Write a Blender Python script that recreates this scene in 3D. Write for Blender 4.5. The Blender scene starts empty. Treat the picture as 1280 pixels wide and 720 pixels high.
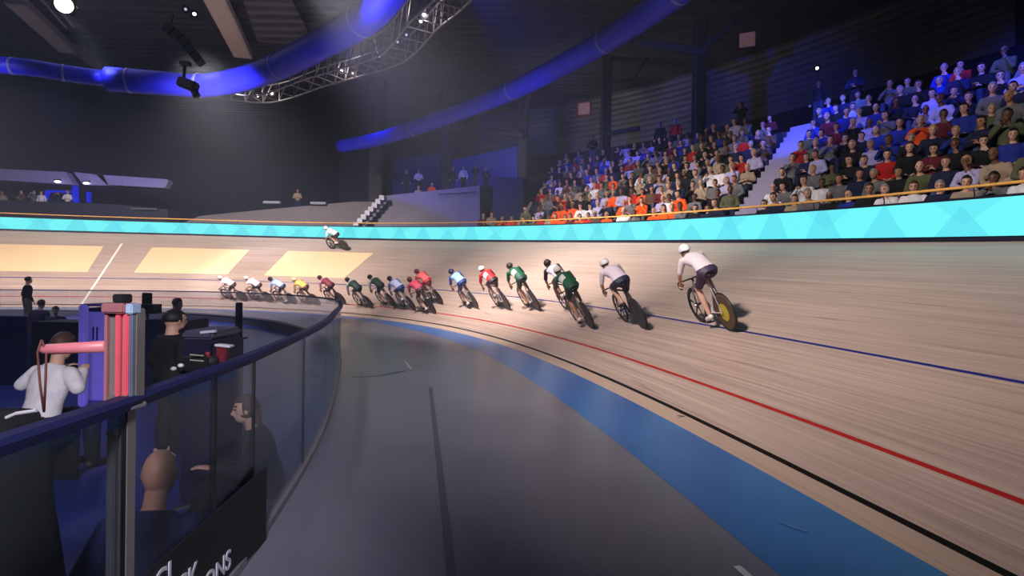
import bpy, bmesh, math, random
import numpy as np
from mathutils import Vector, Matrix
random.seed(7)
R = math.radians
scene = bpy.context.scene
C = scene.collection
V3 = Vector

# ------------------------------------------------------------------ camera
F_PX, PITCH, ROLL, EYE = 676.45, R(0.5609), R(1.0185), 1.5759
_F = V3((0, math.cos(PITCH), -math.sin(PITCH)))
_U0 = V3((0, math.sin(PITCH), math.cos(PITCH)))
_Rt = V3((math.cos(ROLL), 0, 0)) + _U0 * math.sin(ROLL)
_Up = V3((-math.sin(ROLL), 0, 0)) + _U0 * math.cos(ROLL)
cd = bpy.data.cameras.new('camera'); cam = bpy.data.objects.new('camera', cd); C.objects.link(cam)
cd.sensor_width = 36; cd.lens = F_PX / 1280 * 36; cd.clip_start = 0.05; cd.clip_end = 300
m = Matrix.Identity(4)
for i, v in enumerate((_Rt, _Up, -_F)):
    for j in range(3): m[j][i] = v[j]
m[2][3] = EYE
cam.matrix_world = m
scene.camera = cam
EYEV = V3((0, 0, EYE))

# ------------------------------------------------------------------ world, exposure
scene.view_settings.view_transform = 'Standard'; scene.view_settings.look = 'None'
scene.view_settings.gamma = 1; scene.view_settings.exposure = 0.0
scene.view_settings.use_curve_mapping = False
w = bpy.data.worlds.new('dark_hall'); scene.world = w; w.use_nodes = True
w.node_tree.nodes['Background'].inputs[0].default_value = (0.30, 0.30, 0.55, 1)
w.node_tree.nodes['Background'].inputs[1].default_value = 0.02

def aim(o, target):
    d = V3(target) - o.location
    o.rotation_euler = d.to_track_quat('-Z', 'Y').to_euler()
def area(name, loc, target, size, power, col, spread=180):
    l = bpy.data.lights.new(name, 'AREA'); l.shape = 'DISK'; l.size = size; l.energy = power; l.color = col; l.spread = R(spread)
    o = bpy.data.objects.new(name, l); C.objects.link(o); o.location = loc; aim(o, target); return o
def spot(name, loc, target, angle, power, col, rad=0.3, blend=0.6):
    l = bpy.data.lights.new(name, 'SPOT'); l.spot_size = R(angle); l.energy = power; l.color = col; l.shadow_soft_size = rad; l.spot_blend = blend
    o = bpy.data.objects.new(name, l); C.objects.link(o); o.location = loc; aim(o, target); return o

WARM = (1.0, 0.90, 0.84)
# track floods hung over the infield, below the air ducts
area('track_flood', (-10, 17, 8.3), (-13, 30, 2.0), 1.2, 1120, WARM, 95)
area('track_flood', (-19, 15, 8.3), (-24, 28, 1.6), 1.2, 980, WARM, 95)
area('track_flood', (-4.5, 12.5, 8.6), (2.2, 21, 1.6), 1.2, 860, WARM, 84)
area('track_flood', (-4, 3.5, 8.6), (6, 10.5, 1.0), 1.2, 400, WARM, 84)
area('infield_fill', (-14, 9, 9.5), (-12, 11, 0), 2.5, 330, (0.62, 0.68, 1.0), 150)  # cool fill added to brighten the infield, not a real lamp
spot('rear_fill', (0.8, -3.5, 5.0), (-2.5, 3.0, 0.8), 30, 3400, (0.9, 0.86, 0.95), 0.6)  # unseen fill added behind the camera for the post and people at the glass
# blue wash lights
BLUE = (0.03, 0.06, 1.0)
spot('blue_wash', (2, 12, 13), (14.5, 17, 6.6), 46, 4600, BLUE)
spot('blue_wash', (-2, 20, 12.5), (8, 30, 9.0), 62, 5200, BLUE)
spot('blue_wash', (-8, 24, 12), (-1, 42, 8), 60, 3500, BLUE)
spot('blue_wash', (6, 10, 13.5), (10.0, 19.0, 7.4), 22, 20000, (0.04, 0.10, 1.0))
spot('blue_wash', (-2.5, 12.5, 5.0), (-4.6, 15.2, 9), 62, 800, BLUE)
spot('blue_wash', (0, 16, 4.8), (-1.5, 22.5, 9), 75, 600, BLUE)
spot('blue_wash', (-17, 14, 5), (-17, 20, 9), 80, 60, BLUE)
spot('blue_wash', (-26, 30, 12), (-30, 40, 6), 80, 700, (0.14, 0.14, 1.0))
spot('blue_wash', (5, 6, 13), (16, 15, 8.0), 44, 14000, BLUE)
spot('duct_highlight', (-15, 19, 12.5), (-15.5, 20.4, 9), 60, 120, (1, 1, 1))
# fill lights added to lift the left wall and the cladding
area('hall_fill', (-18, 22, 14.5), (-18, 24, 0), 5, 190, (0.5, 0.55, 1.0), 180)
area('hall_fill', (-2, 33, 9.0), (8, 40, 15), 2, 120, (1.0, 0.93, 0.88), 100)
spot('truss_beam', (-12, 23.5, 9.5), (-14, 35, 3.5), 44, 1500, (0.62, 0.68, 1.0))

# ------------------------------------------------------------------ materials
def lin(c):
    return tuple(((x / 255) / 12.92 if x / 255 <= 0.04045 else ((x / 255 + 0.055) / 1.055) ** 2.4) for x in c) + (1.0,)
_M = {}
def mat(name, rgb, rough=0.6, metal=0.0, vary=0.12, scale=6.0, emit=None, es=0.0, spec=0.4, bump=0.0):
    if name in _M: return _M[name]
    m = bpy.data.materials.new(name); m.use_nodes = True
    nt = m.node_tree; b = nt.nodes['Principled BSDF']
    b.inputs['Roughness'].default_value = rough; b.inputs['Metallic'].default_value = metal
    b.inputs['Specular IOR Level'].default_value = spec
    c = lin(rgb)
    tc = nt.nodes.new('ShaderNodeTexCoord'); nz = nt.nodes.new('ShaderNodeTexNoise'); nz.inputs['Scale'].default_value = scale
    nz.inputs['Detail'].default_value = 3
    nt.links.new(tc.outputs['Object'], nz.inputs['Vector'])
    rp = nt.nodes.new('ShaderNodeValToRGB')
    rp.color_ramp.elements[0].position = 0.3; rp.color_ramp.elements[1].position = 0.7
    rp.color_ramp.elements[0].color = tuple(x * (1 - vary) for x in c[:3]) + (1,)
    rp.color_ramp.elements[1].color = tuple(min(1, x * (1 + vary)) for x in c[:3]) + (1,)
    nt.links.new(nz.outputs['Fac'], rp.inputs['Fac']); nt.links.new(rp.outputs['Color'], b.inputs['Base Color'])
    if bump:
        bp = nt.nodes.new('ShaderNodeBump'); bp.inputs['Strength'].default_value = bump
        nt.links.new(nz.outputs['Fac'], bp.inputs['Height']); nt.links.new(bp.outputs['Normal'], b.inputs['Normal'])
    if emit: b.inputs['Emission Color'].default_value = lin(emit); b.inputs['Emission Strength'].default_value = es
    _M[name] = m; return m

class NT:
    """small helper to write math chains in a node tree"""
    def __init__(s, m): s.nt = m.node_tree
    def n(s, t, **k):
        o = s.nt.nodes.new(t)
        for a, b in k.items(): setattr(o, a, b)
        return o
    def m(s, op, a, b=None, c=None):
        o = s.n('ShaderNodeMath', operation=op)
        for i, x in enumerate((a, b, c)):
            if x is None: continue
            if isinstance(x, (int, float)): o.inputs[i].default_value = x
            else: s.nt.links.new(x, o.inputs[i])
        return o.outputs[0]
    def mix(s, f, a, b):
        o = s.n('ShaderNodeMix', data_type='RGBA')
        for i, x in ((0, f), (6, a), (7, b)):
            if isinstance(x, (int, float)): o.inputs[i].default_value = x
            elif isinstance(x, tuple): o.inputs[i].default_value = x
            else: s.nt.links.new(x, o.inputs[i])
        return o.outputs[2]
    def uv(s):
        t = s.n('ShaderNodeTexCoord'); x = s.n('ShaderNodeSeparateXYZ'); s.nt.links.new(t.outputs['UV'], x.inputs[0]); return x.outputs[0], x.outputs[1]
    def noise(s, u, v, su, sv, detail=4, rough=0.6):
        c = s.n('ShaderNodeCombineXYZ'); s.nt.links.new(s.m('MULTIPLY', u, su), c.inputs[0]); s.nt.links.new(s.m('MULTIPLY', v, sv), c.inputs[1])
        o = s.n('ShaderNodeTexNoise'); o.inputs['Scale'].default_value = 1; o.inputs['Detail'].default_value = detail; o.inputs['Roughness'].default_value = rough
        s.nt.links.new(c.outputs[0], o.inputs['Vector']); return o.outputs['Fac']
    def band(s, v, c, h):
        return s.m('LESS_THAN', s.m('ABSOLUTE', s.m('SUBTRACT', v, c)), h)

def wood_material():
    m = bpy.data.materials.new('track_wood'); m.use_nodes = True; N = NT(m); b = m.node_tree.nodes['Principled BSDF']
    u, v = N.uv()
    plank = N.noise(u, v, 0.12, 26, 2, 0.5)
    grain = N.noise(u, v, 0.5, 9, 5, 0.65)
    wear = N.noise(u, v, 0.16, 0.9, 4, 0.6)
    t = N.m('ADD', N.m('MULTIPLY', plank, 0.9), N.m('MULTIPLY', grain, 0.8))
    t = N.m('ADD', t, N.m('MULTIPLY', wear, 0.55))
    t = N.m('MULTIPLY', N.m('SUBTRACT', t, 0.76), 1.35)
    col = N.mix(t, lin((156, 132, 122)), lin((204, 178, 166)))
    # dark seams between strips of boards
    st = N.noise(u, v, 0.05, 5.5, 1, 0.4)
    col = N.mix(N.m('MULTIPLY', N.m('LESS_THAN', N.m('ABSOLUTE', N.m('SUBTRACT', st, 0.47)), 0.008), 0.30), col, lin((95, 78, 70)))
    col = N.mix(N.m('MULTIPLY', N.band(v, 0.10, 0.10), 0.35), col, lin((196, 166, 140)))
    col = N.mix(N.band(v, 0.225, 0.027), col, lin((20, 10, 10)))
    col = N.mix(N.band(v, 0.867, 0.027), col, lin((170, 34, 30)))
    col = N.mix(N.band(v, 2.47, 0.027), col, lin((32, 30, 120)))
    wl = N.m('MULTIPLY', N.band(u, 2.35, 0.045), N.band(v, 3.1, 2.8))
    col = N.mix(wl, col, lin((240, 230, 220)))
    m.node_tree.links.new(col, b.inputs['Base Color'])
    b.inputs['Roughness'].default_value = 0.42; b.inputs['Specular IOR Level'].default_value = 0.35
    return m
def led_material():
    m = bpy.data.materials.new('led_screen'); m.use_nodes = True; N = NT(m); nt = m.node_tree; b = nt.nodes['Principled BSDF']
    u, v = N.uv()
    def tri(per, off, amp, base):
        a = N.m('FRACT', N.m('ADD', N.m('DIVIDE', u, per), off))
        a = N.m('SUBTRACT', 1.0, N.m('MULTIPLY', N.m('ABSOLUTE', N.m('SUBTRACT', a, 0.5)), 2.0))
        return N.m('ADD', N.m('MULTIPLY', a, amp), base)
    amp = N.m('SUBTRACT', N.m('MULTIPLY', N.noise(u, v, 0.35, 0.0, 1), 2.4), 0.5)
    h = N.m('MULTIPLY', tri(1.28, 0.25, 1.75, -0.62), N.m('MULTIPLY', amp, 1.4))
    up = N.m('LESS_THAN', v, h)
    h2 = tri(2.56, 0.4, 1.7, -1.0)
    dn = N.m('LESS_THAN', N.m('SUBTRACT', 1.0, v), h2)
    col = N.mix(N.m('MULTIPLY', up, 0.7), lin((112, 250, 255)), lin((94, 226, 244)))
    col = N.mix(N.m('MULTIPLY', dn, 0.4), col, lin((90, 222, 240)))
    nt.links.new(col, b.inputs['Emission Color']); b.inputs['Emission Strength'].default_value = 1.0
    b.inputs['Base Color'].default_value = (0.01, 0.01, 0.01, 1); b.inputs['Roughness'].default_value = 0.6
    b.inputs['Specular IOR Level'].default_value = 0.1
    return m
def glass_material():
    m = bpy.data.materials.new('barrier_glass'); m.use_nodes = True; nt = m.node_tree
    for n in list(nt.nodes): nt.nodes.remove(n)
    o = nt.nodes.new('ShaderNodeOutputMaterial'); t = nt.nodes.new('ShaderNodeBsdfTransparent'); g = nt.nodes.new('ShaderNodeBsdfGlossy')
    mx = nt.nodes.new('ShaderNodeMixShader'); lw0 = nt.nodes.new('ShaderNodeLayerWeight'); lw0.inputs['Blend'].default_value = 0.5; N = NT(m)
    lw = N.n('ShaderNodeMath', operation='MULTIPLY_ADD'); nt.links.new(N.m('POWER', lw0.outputs['Facing'], 4.0), lw.inputs[0]); lw.inputs[1].default_value = 0.55; lw.inputs[2].default_value = 0.03
    t.inputs[0].default_value = (0.80, 0.83, 0.88, 1); g.inputs[0].default_value = (0.9, 0.95, 1, 1); g.inputs['Roughness'].default_value = 0.06
    nt.links.new(lw.outputs[0], mx.inputs[0]); nt.links.new(t.outputs[0], mx.inputs[1]); nt.links.new(g.outputs[0], mx.inputs[2]); nt.links.new(mx.outputs[0], o.inputs[0])
    return m
def corrugated(name, rgb, scale, axis='Z', rough=0.5, depth=0.35):
    m = mat(name, rgb, rough, vary=0.2, scale=0.6)
    N = NT(m); nt = m.node_tree
    tc = N.n('ShaderNodeTexCoord'); x = N.n('ShaderNodeSeparateXYZ'); nt.links.new(tc.outputs['Object'], x.inputs[0])
    s = N.m('SINE', N.m('MULTIPLY', x.outputs['XYZ'.index(axis)], scale))
    bp = N.n('ShaderNodeBump'); bp.inputs['Strength'].default_value = depth; bp.inputs['Distance'].default_value = 0.08
    nt.links.new(s, bp.inputs['Height']); nt.links.new(bp.outputs['Normal'], nt.nodes['Principled BSDF'].inputs['Normal'])
    return m

# ------------------------------------------------------------------ object helpers
def link(name, me, m=None, parent=None):
    o = bpy.data.objects.new(name, me); C.objects.link(o)
    if m is not None:
        for x in (m if isinstance(m, (list, tuple)) else [m]): me.materials.append(x)
    if parent is not None: o.parent = parent
    return o
def obj(name, bm, m, parent=None, smooth=False, bevel=0.0):
    if bevel: bmesh.ops.bevel(bm, geom=[e for e in bm.edges if e.is_manifold and e.calc_face_angle(0) > 0.6], offset=bevel, segments=2, affect='EDGES')
    bmesh.ops.recalc_face_normals(bm, faces=bm.faces)
    me = bpy.data.meshes.new(name); bm.to_mesh(me); bm.free()
    if smooth:
        for p in me.polygons: p.use_smooth = True
    return link(name, me, m, parent)
def tag(o, label, cat, group=None, kind=None):
    o['label'] = label; o['category'] = cat
    if group: o['group'] = group
    if kind: o['kind'] = kind
    return o
def thing(name, label, cat, loc=(0, 0, 0), rotz=0, group=None):
    o = bpy.data.objects.new(name, None); C.objects.link(o); o.empty_display_size = 0.1
    o.location = loc; o.rotation_euler = (0, 0, rotz); return tag(o, label, cat, group)
def struct(o): o['kind'] = 'structure'; return o
def bx(bm, c, s, rz=0, rx=0, ry=0):
    mm = Matrix.Translation(V3(c)) @ Matrix.Rotation(rz, 4, 'Z') @ Matrix.Rotation(ry, 4, 'Y') @ Matrix.Rotation(rx, 4, 'X') @ Matrix.Diagonal((s[0], s[1], s[2], 1))
    bmesh.ops.create_cube(bm, size=1, matrix=mm); return bm
def NB(): return bmesh.new()
def tube(bm, pts, r, seg=10, closed=False):
    pts = [V3(p) for p in pts]; n = len(pts); rr = r if isinstance(r, (list, tuple)) else [r] * n
    rings = []; prev = None
    for i, p in enumerate(pts):
        a = pts[i - 1] if (i > 0 or closed) else p; b = pts[(i + 1) % n] if (i < n - 1 or closed) else p
        t = (b - a).normalized()
        if prev is None:
            u = t.orthogonal().normalized() if abs(t.z) > 0.9 else t.cross(V3((0, 0, 1))).normalized()
        else: u = (prev - t * prev.dot(t)).normalized()
        prev = u; v = t.cross(u)
        rings.append([bm.verts.new(p + (u * math.cos(2 * math.pi * k / seg) + v * math.sin(2 * math.pi * k / seg)) * rr[i]) for k in range(seg)])
    for i in range(n if closed else n - 1):
        A, B = rings[i], rings[(i + 1) % n]
        for k in range(seg): bm.faces.new((A[k], A[(k + 1) % seg], B[(k + 1) % seg], B[k]))
    if not closed: bm.faces.new(rings[0][::-1]); bm.faces.new(rings[-1])
    return bm
def caps(bm, a, b, ra, rb, seg=12):
    """closed tapered capsule"""
    a, b = V3(a), V3(b); d = (b - a); L = d.length
    if L < 1e-6: d = V3((0, 0, 1))
    d.normalize(); pts = []; rr = []
    for t in (-0.95, -0.7, -0.35): pts.append(a + d * ra * t); rr.append(ra * math.sqrt(1 - t * t))
    pts.append(a); rr.append(ra); pts.append(b); rr.append(rb)
    for t in (0.35, 0.7, 0.95): pts.append(b + d * rb * t); rr.append(rb * math.sqrt(1 - t * t))
    return tube(bm, pts, rr, seg)
def ell(bm, c, rad, fr=None, seg=16):
    M = Matrix.Translation(V3(c))
    if fr:
        q = Matrix.Identity(4)
        for i, v in enumerate(fr):
            for j in range(3): q[j][i] = v[j]
        M = M @ q
    bmesh.ops.create_uvsphere(bm, u_segments=seg, v_segments=seg * 3 // 4, radius=1, matrix=M @ Matrix.Diagonal((rad[0], rad[1], rad[2], 1)))
    return bm
def loft(bm, rings, side, seg=16):
    """rings: (centre, lateral radius, depth radius)"""
    side = V3(side).normalized(); out = []
    for i, (c, a, b) in enumerate(rings):
        p0 = V3(rings[max(0, i - 1)][0]); p1 = V3(rings[min(len(rings) - 1, i + 1)][0]); t = (p1 - p0).normalized()
        f = side.cross(t).normalized()
        out.append([bm.verts.new(V3(c) + side * a * math.cos(2 * math.pi * k / seg) + f * b * math.sin(2 * math.pi * k / seg)) for k in range(seg)])
    for A, B in zip(out, out[1:]):
        for k in range(seg): bm.faces.new((A[k], A[(k + 1) % seg], B[(k + 1) % seg], B[k]))
    bm.faces.new(out[0][::-1]); bm.faces.new(out[-1]); return bm
def lathe(bm, prof, M=Matrix.Identity(4), seg=32):
    rings = [[bm.verts.new(M @ V3((r * math.cos(2 * math.pi * k / seg), r * math.sin(2 * math.pi * k / seg), z))) for k in range(seg)] for r, z in prof]
    for A, B in zip(rings, rings[1:]):
        for k in range(seg): bm.faces.new((A[k], A[(k + 1) % seg], B[(k + 1) % seg], B[k]))
    bm.faces.new(rings[0][::-1]); bm.faces.new(rings[-1]); return bm
def remesh(bm, voxel, smooth=6, dec=1.0):
    """fuse overlapping closed shells into one continuous surface"""
    bmesh.ops.recalc_face_normals(bm, faces=bm.faces)
    me = bpy.data.meshes.new('tmp'); bm.to_mesh(me); bm.free(); o = bpy.data.objects.new('tmp', me); C.objects.link(o)
    r = o.modifiers.new('r', 'REMESH'); r.mode = 'VOXEL'; r.voxel_size = voxel
    s = o.modifiers.new('s', 'SMOOTH'); s.factor = 0.5; s.iterations = smooth
    if dec < 1: d = o.modifiers.new('d', 'DECIMATE'); d.ratio = dec
    dg = bpy.context.evaluated_depsgraph_get(); dg.update()
    out = bpy.data.meshes.new_from_object(o.evaluated_get(dg))
    bpy.data.objects.remove(o); bpy.data.meshes.remove(me)
    for p in out.polygons: p.use_smooth = True
    return out
def ray(px, py): return _F + _Rt * ((px - 640) / F_PX) - _Up * ((py - 360) / F_PX)
def at(px, py, Y):
    d = ray(px, py); return EYEV + d * (Y / d.y)
def onz(px, py, z):
    d = ray(px, py); return EYEV + d * ((z - EYE) / d.z)
def spline(P, n=8):
    P = [V3(p) for p in P]; Q = [P[0] * 2 - P[1]] + P + [P[-1] * 2 - P[-2]]; out = []
    for i in range(1, len(Q) - 2):
        for k in range(n):
            t = k / n; a, b, c, d = Q[i - 1], Q[i], Q[i + 1], Q[i + 2]
            out.append(0.5 * ((2 * b) + (c - a) * t + (2 * a - 5 * b + 4 * c - d) * t * t + (3 * b - a - 3 * c + d) * t ** 3))
    out.append(P[-1]); return out

# ------------------------------------------------------------------ the track's plan (arc length s along its inner edge, w across it)
_half, _kr, _s0, _d, _yaw, _thmax, _thmin = 14.766, 48.397, -38.181, 2.8372, -7.5993, 35.741, 14.480
TW, BH = 7.0, 0.743
def _plan():
    L = 124.0; s = np.linspace(-L / 2, L / 2, 1241); c = L / 2 - _half
    x = np.clip((c - np.abs(s)) / _kr, 0, 1); ramp = x * x * (3 - 2 * x); ds = s[1] - s[0]
    k = ramp * np.pi / (ramp.sum() * ds); th = np.cumsum(k) * ds; th -= np.interp(0, s, th)
    X = np.cumsum(np.cos(th)) * ds; Y = np.cumsum(np.sin(th)) * ds; X -= np.interp(0, s, X); Y -= np.interp(0, s, Y)
    bank = np.radians(_thmin + (_thmax - _thmin) * ramp)
    cx, cy, ct = np.interp(_s0, s, X), np.interp(_s0, s, Y), np.interp(_s0, s, th)
    Cx, Cy = cx - math.sin(ct) * _d, cy + math.cos(ct) * _d; a = ct + math.radians(_yaw)
    fx, fy = math.cos(a), math.sin(a)
    wx = (X - Cx) * math.sin(a) - (Y - Cy) * math.cos(a); wy = (X - Cx) * fx + (Y - Cy) * fy
    hx = np.cos(th) * math.sin(a) - np.sin(th) * math.cos(a); hy = np.cos(th) * fx + np.sin(th) * fy
    return s, wx, wy, hx, hy, bank
_S, _WX, _WY, _HX, _HY, _BK = _plan()
def tf(s):
    """edge point, heading, outward normal (plan), bank angle"""
    h = V3((np.interp(s, _S, _HX), np.interp(s, _S, _HY), 0)).normalized()
    return V3((np.interp(s, _S, _WX), np.interp(s, _S, _WY), 0)), h, V3((h.y, -h.x, 0)), float(np.interp(s, _S, _BK))
def tp(s, w, up=0.0, out=0.0):
    p, h, n, b = tf(s)
    if w <= 0: return p + n * (w + out) + V3((0, 0, up))
    return p + n * (w * math.cos(b) + out) + V3((0, 0, w * math.sin(b) + up))
def tnorm(s):
    p, h, n, b = tf(s); return (-n * math.sin(b) + V3((0, 0, math.cos(b)))).normalized()
def strip(name, rows, s0, s1, step, m, kind=True, uvs=None, smooth=True):
    """rows: functions s -> point; a ribbon through all of them, uv = (s, row value)"""
    bm = NB(); uvl = bm.loops.layers.uv.new('UVMap'); n = int(round((s1 - s0) / step)); val = uvs or list(range(len(rows)))
    G = [[bm.verts.new(f(s0 + (s1 - s0) * i / n)) for f in rows] for i in range(n + 1)]
    for i in range(n):
        for j in range(len(rows) - 1):
            f = bm.faces.new((G[i][j], G[i][j + 1], G[i + 1][j + 1], G[i + 1][j])); f.smooth = smooth
            for l, (a, b) in zip(f.loops, ((i, j), (i, j + 1), (i + 1, j + 1), (i + 1, j))):
                l[uvl].uv = (s0 + (s1 - s0) * a / n, val[b])
    me = bpy.data.meshes.new(name); bm.to_mesh(me); bm.free()
    o = link(name, me, m)
    if kind: struct(o)
    return o
SA, SB = -46, 44
WOOD = wood_material(); LED = led_material(); GLASS = glass_material()
ws = [0, 1, 2, 3, 4, 5, 6, 7]
strip('floor_track', [(lambda s, w=w: tp(s, w)) for w in ws], SA, SB, 0.5, WOOD, uvs=ws)
strip('trim_track_edge', [lambda s: tp(s, 0, -0.3), lambda s: tp(s, 0, 0)], SA, SB, 0.5, mat('raw_edge', (120, 100, 90)))
def floor_paint(name, base, rough):
    m = mat(name, base, rough, vary=0.10, scale=0.9, spec=0.5); return m
BLUEB = floor_paint('blue_band_paint', (46, 100, 172), 0.32)
strip('floor_blue_band', [lambda s: tp(s, -0.936, 0.002), lambda s: tp(s, 0, 0.004)], SA, SB, 0.5, BLUEB)

# ------------------------------------------------------------------ glass barrier line
BAR = [(-1.20, -3.0, 1.142), (-1.27, -0.5, 1.142), (-1.34, 1.65, 1.142), (-1.38, 2.09, 1.142), (-1.42, 2.60, 1.142), (-1.48, 3.11, 1.142), (-1.70, 4.44, 1.142), (-2.02, 5.9, 1.13), (-2.60, 8.0, 1.12),
       (-3.35, 10.6, 1.10), (-4.5, 13.7, 1.08), (-6.5, 17.0, 1.05), (-9.2, 20.2, 1.01), (-12.3, 22.6, 0.98), (-16.0, 24.0, 0.94), (-20, 24.2, 0.90), (-23.5, 23.2, 0.88), (-27, 20.6, 0.88), (-29.6, 16.8, 0.88), (-31, 12, 0.88), (-31.3, 5, 0.88), (-31.3, -3, 0.88)]
APRON = floor_paint('grey_apron_paint', (110, 106, 120), 0.30)
bm = NB(); BARS = spline(BAR, 6)
inner = [V3((p.x, p.y, 0)) for p in BARS]
_d = [0.0]
for p, q in zip(inner, inner[1:]): _d.append(_d[-1] + (q - p).length)
NA = 120; prev = None
for i in range(NA + 1):
    o_ = tp(SA + (SB - SA) * i / NA, -0.93); t_ = _d[-1] * i / NA
    i_ = V3((float(np.interp(t_, _d, [p.x for p in inner])), float(np.interp(t_, _d, [p.y for p in inner])), 0))
    row = [bm.verts.new(i_), bm.verts.new(o_)]
    if prev: bm.faces.new((prev[0], prev[1], row[1], row[0]))
    prev = row
struct(obj('floor_apron', bm, APRON))
bm = NB(); a = [bm.verts.new(p) for p in inner]; b = [bm.verts.new(p - V3((0, 0, 0.3))) for p in inner]
for i in range(len(a) - 1): bm.faces.new((a[i], a[i + 1], b[i + 1], b[i]))
struct(obj('trim_apron_step', bm, mat('step_dark', (40, 40, 60))))
INZ = -0.28
INF = floor_paint('infield_blue', (37, 48, 124), 0.35)
bm = NB(); bx(bm, (-16, 10, INZ - 0.05), (36, 34, 0.1)); struct(obj('floor_infield', bm, INF))
# marks on the apron
def mark(name, pts, wd, m, label, z=0.006, closed=False):
    P = [V3((p.x, p.y, z)) for p in pts]; bm = NB(); A = []
    for i, p in enumerate(P):
        t = (P[min(i + 1, len(P) - 1)] - P[max(0, i - 1)]).normalized(); n = V3((-t.y, t.x, 0)) * wd / 2; A.append((bm.verts.new(p + n), bm.verts.new(p - n)))
    for (a, b), (c, d) in zip(A, A[1:]): bm.faces.new((a, b, d, c))
    r = bmesh.ops.extrude_face_region(bm, geom=bm.faces[:]); bmesh.ops.translate(bm, verts=[v for v in r['geom'] if isinstance(v, bmesh.types.BMVert)], vec=(0, 0, 0.002))
    return tag(obj(name, bm, m), label, 'floor marking')
PALE = mat('pale_tape', (200, 196, 205), 0.5)
mark('floor_tick', [onz(506, 452, 0), onz(514, 462, 0)], 0.045, PALE, 'short pale tape tick in the middle of the grey apron')
mark('floor_tick', [onz(921, 709, 0), onz(936, 722, 0)], 0.045, PALE, 'white tape tick on the grey apron beside the blue band')
mark('scuff_mark', [onz(974, 653, 0), onz(988, 659, 0), onz(1009, 666, 0)], 0.018, mat('scuff', (96, 128, 172), 0.5), 'pale scuff mark on the blue band')
mark('floor_arc', spline([onz(440, 472, 0), onz(470, 470, 0), onz(505, 464, 0)], 5), 0.035, mat('faint_arc', (104, 100, 110), 0.4), 'faint pale arc painted on the grey apron')
mark('floor_seam', spline([onz(538, 485, 0), onz(543, 530, 0), onz(550, 590, 0), onz(558, 660, 0), onz(566, 735, 0)], 5), 0.05, mat('seam_dark', (84, 76, 92), 0.4), 'dark seam running down the grey apron')
mark('edge_tick', [tp(-32.2, 0.10), tp(-32.25, 0.225)], 0.02, mat('tick_dark', (30, 20, 20)), 'short dark tick beside the black line', z=0.06)

# yellow panels painted high on the banking
YEL = mat('yellow_panel', (238, 204, 162), 0.5, vary=0.03, scale=0.4)
for s0, s1, lab in ((-9.4, -4.95, 'pale yellow advertising panel under the lone high rider'), (-3.1, 1.1, 'pale yellow advertising panel right of the white line'), (2.95, 7.3, 'pale yellow advertising panel left of the white line')):
    bm = NB(); n = 12
    P = [[tp(s0 + (s1 - s0) * i / n, w) + tnorm(s0 + (s1 - s0) * i / n) * 0.012 for w in (3.0, 5.55)] for i in range(n + 1)]
    G = [[bm.verts.new(p) for p in r] for r in P]
    for i in range(n): bm.faces.new((G[i][0], G[i][1], G[i + 1][1], G[i + 1][0]))
    tag(obj('advertising_panel', bm, YEL), lab, 'floor graphic', 'yellow panels on the banking')

# ------------------------------------------------------------------ LED board and handrail around the top
DARKN = mat('board_frame', (14, 16, 40), 0.5)
board = thing('led_board', 'cyan LED advertising board with triangle pattern around the top of the track', 'advertising board', tp(-20, TW))
inv = board.matrix_basis.inverted()
def board_part(name, rows, m, step=0.5, uvs=None):
    o = strip(name, rows, SA, SB, step, m, kind=False, uvs=uvs); o.parent = board; o.matrix_parent_inverse = inv; return o
board_part('screen', [lambda s: tp(s, TW, 0.085, 0.0), lambda s: tp(s, TW, BH - 0.02, 0.0)], LED, uvs=[0, 1])
board_part('lower_frame', [lambda s: tp(s, TW, -0.05, 0.06), lambda s: tp(s, TW, -0.02, -0.02), lambda s: tp(s, TW, 0.085, -0.02), lambda s: tp(s, TW, 0.085, 0.06)], DARKN)
board_part('top_frame', [lambda s: tp(s, TW, BH - 0.02, 0.0), lambda s: tp(s, TW, BH - 0.02, -0.015), lambda s: tp(s, TW, BH + 0.02, -0.015), lambda s: tp(s, TW, BH + 0.02, 0.12), lambda s: tp(s, TW, -0.3, 0.12)], DARKN)
rail = thing('handrail', 'orange yellow tubular handrail running above the LED board', 'handrail', tp(-20, TW, BH))
inv = rail.matrix_basis.inverted()
RAILM = mat('rail_orange', (236, 176, 92), 0.4)
bm = NB(); tube(bm, [tp(s, TW, BH + 0.215, 0.10) for s in np.arange(SA, SB, 0.5)], 0.028, 8)
o = obj('rail_tube', bm, RAILM, rail, True); o.matrix_parent_inverse = inv
for s in np.arange(-38, 20, 1.5):
    bm = NB(); tube(bm, [tp(s, TW, BH - 0.3, 0.14), tp(s, TW, BH + 0.1, 0.14), tp(s, TW, BH + 0.21, 0.10)], 0.012, 6)
    o = obj('rail_bracket', bm, DARKN, rail, True); o.matrix_parent_inverse = inv

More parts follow.
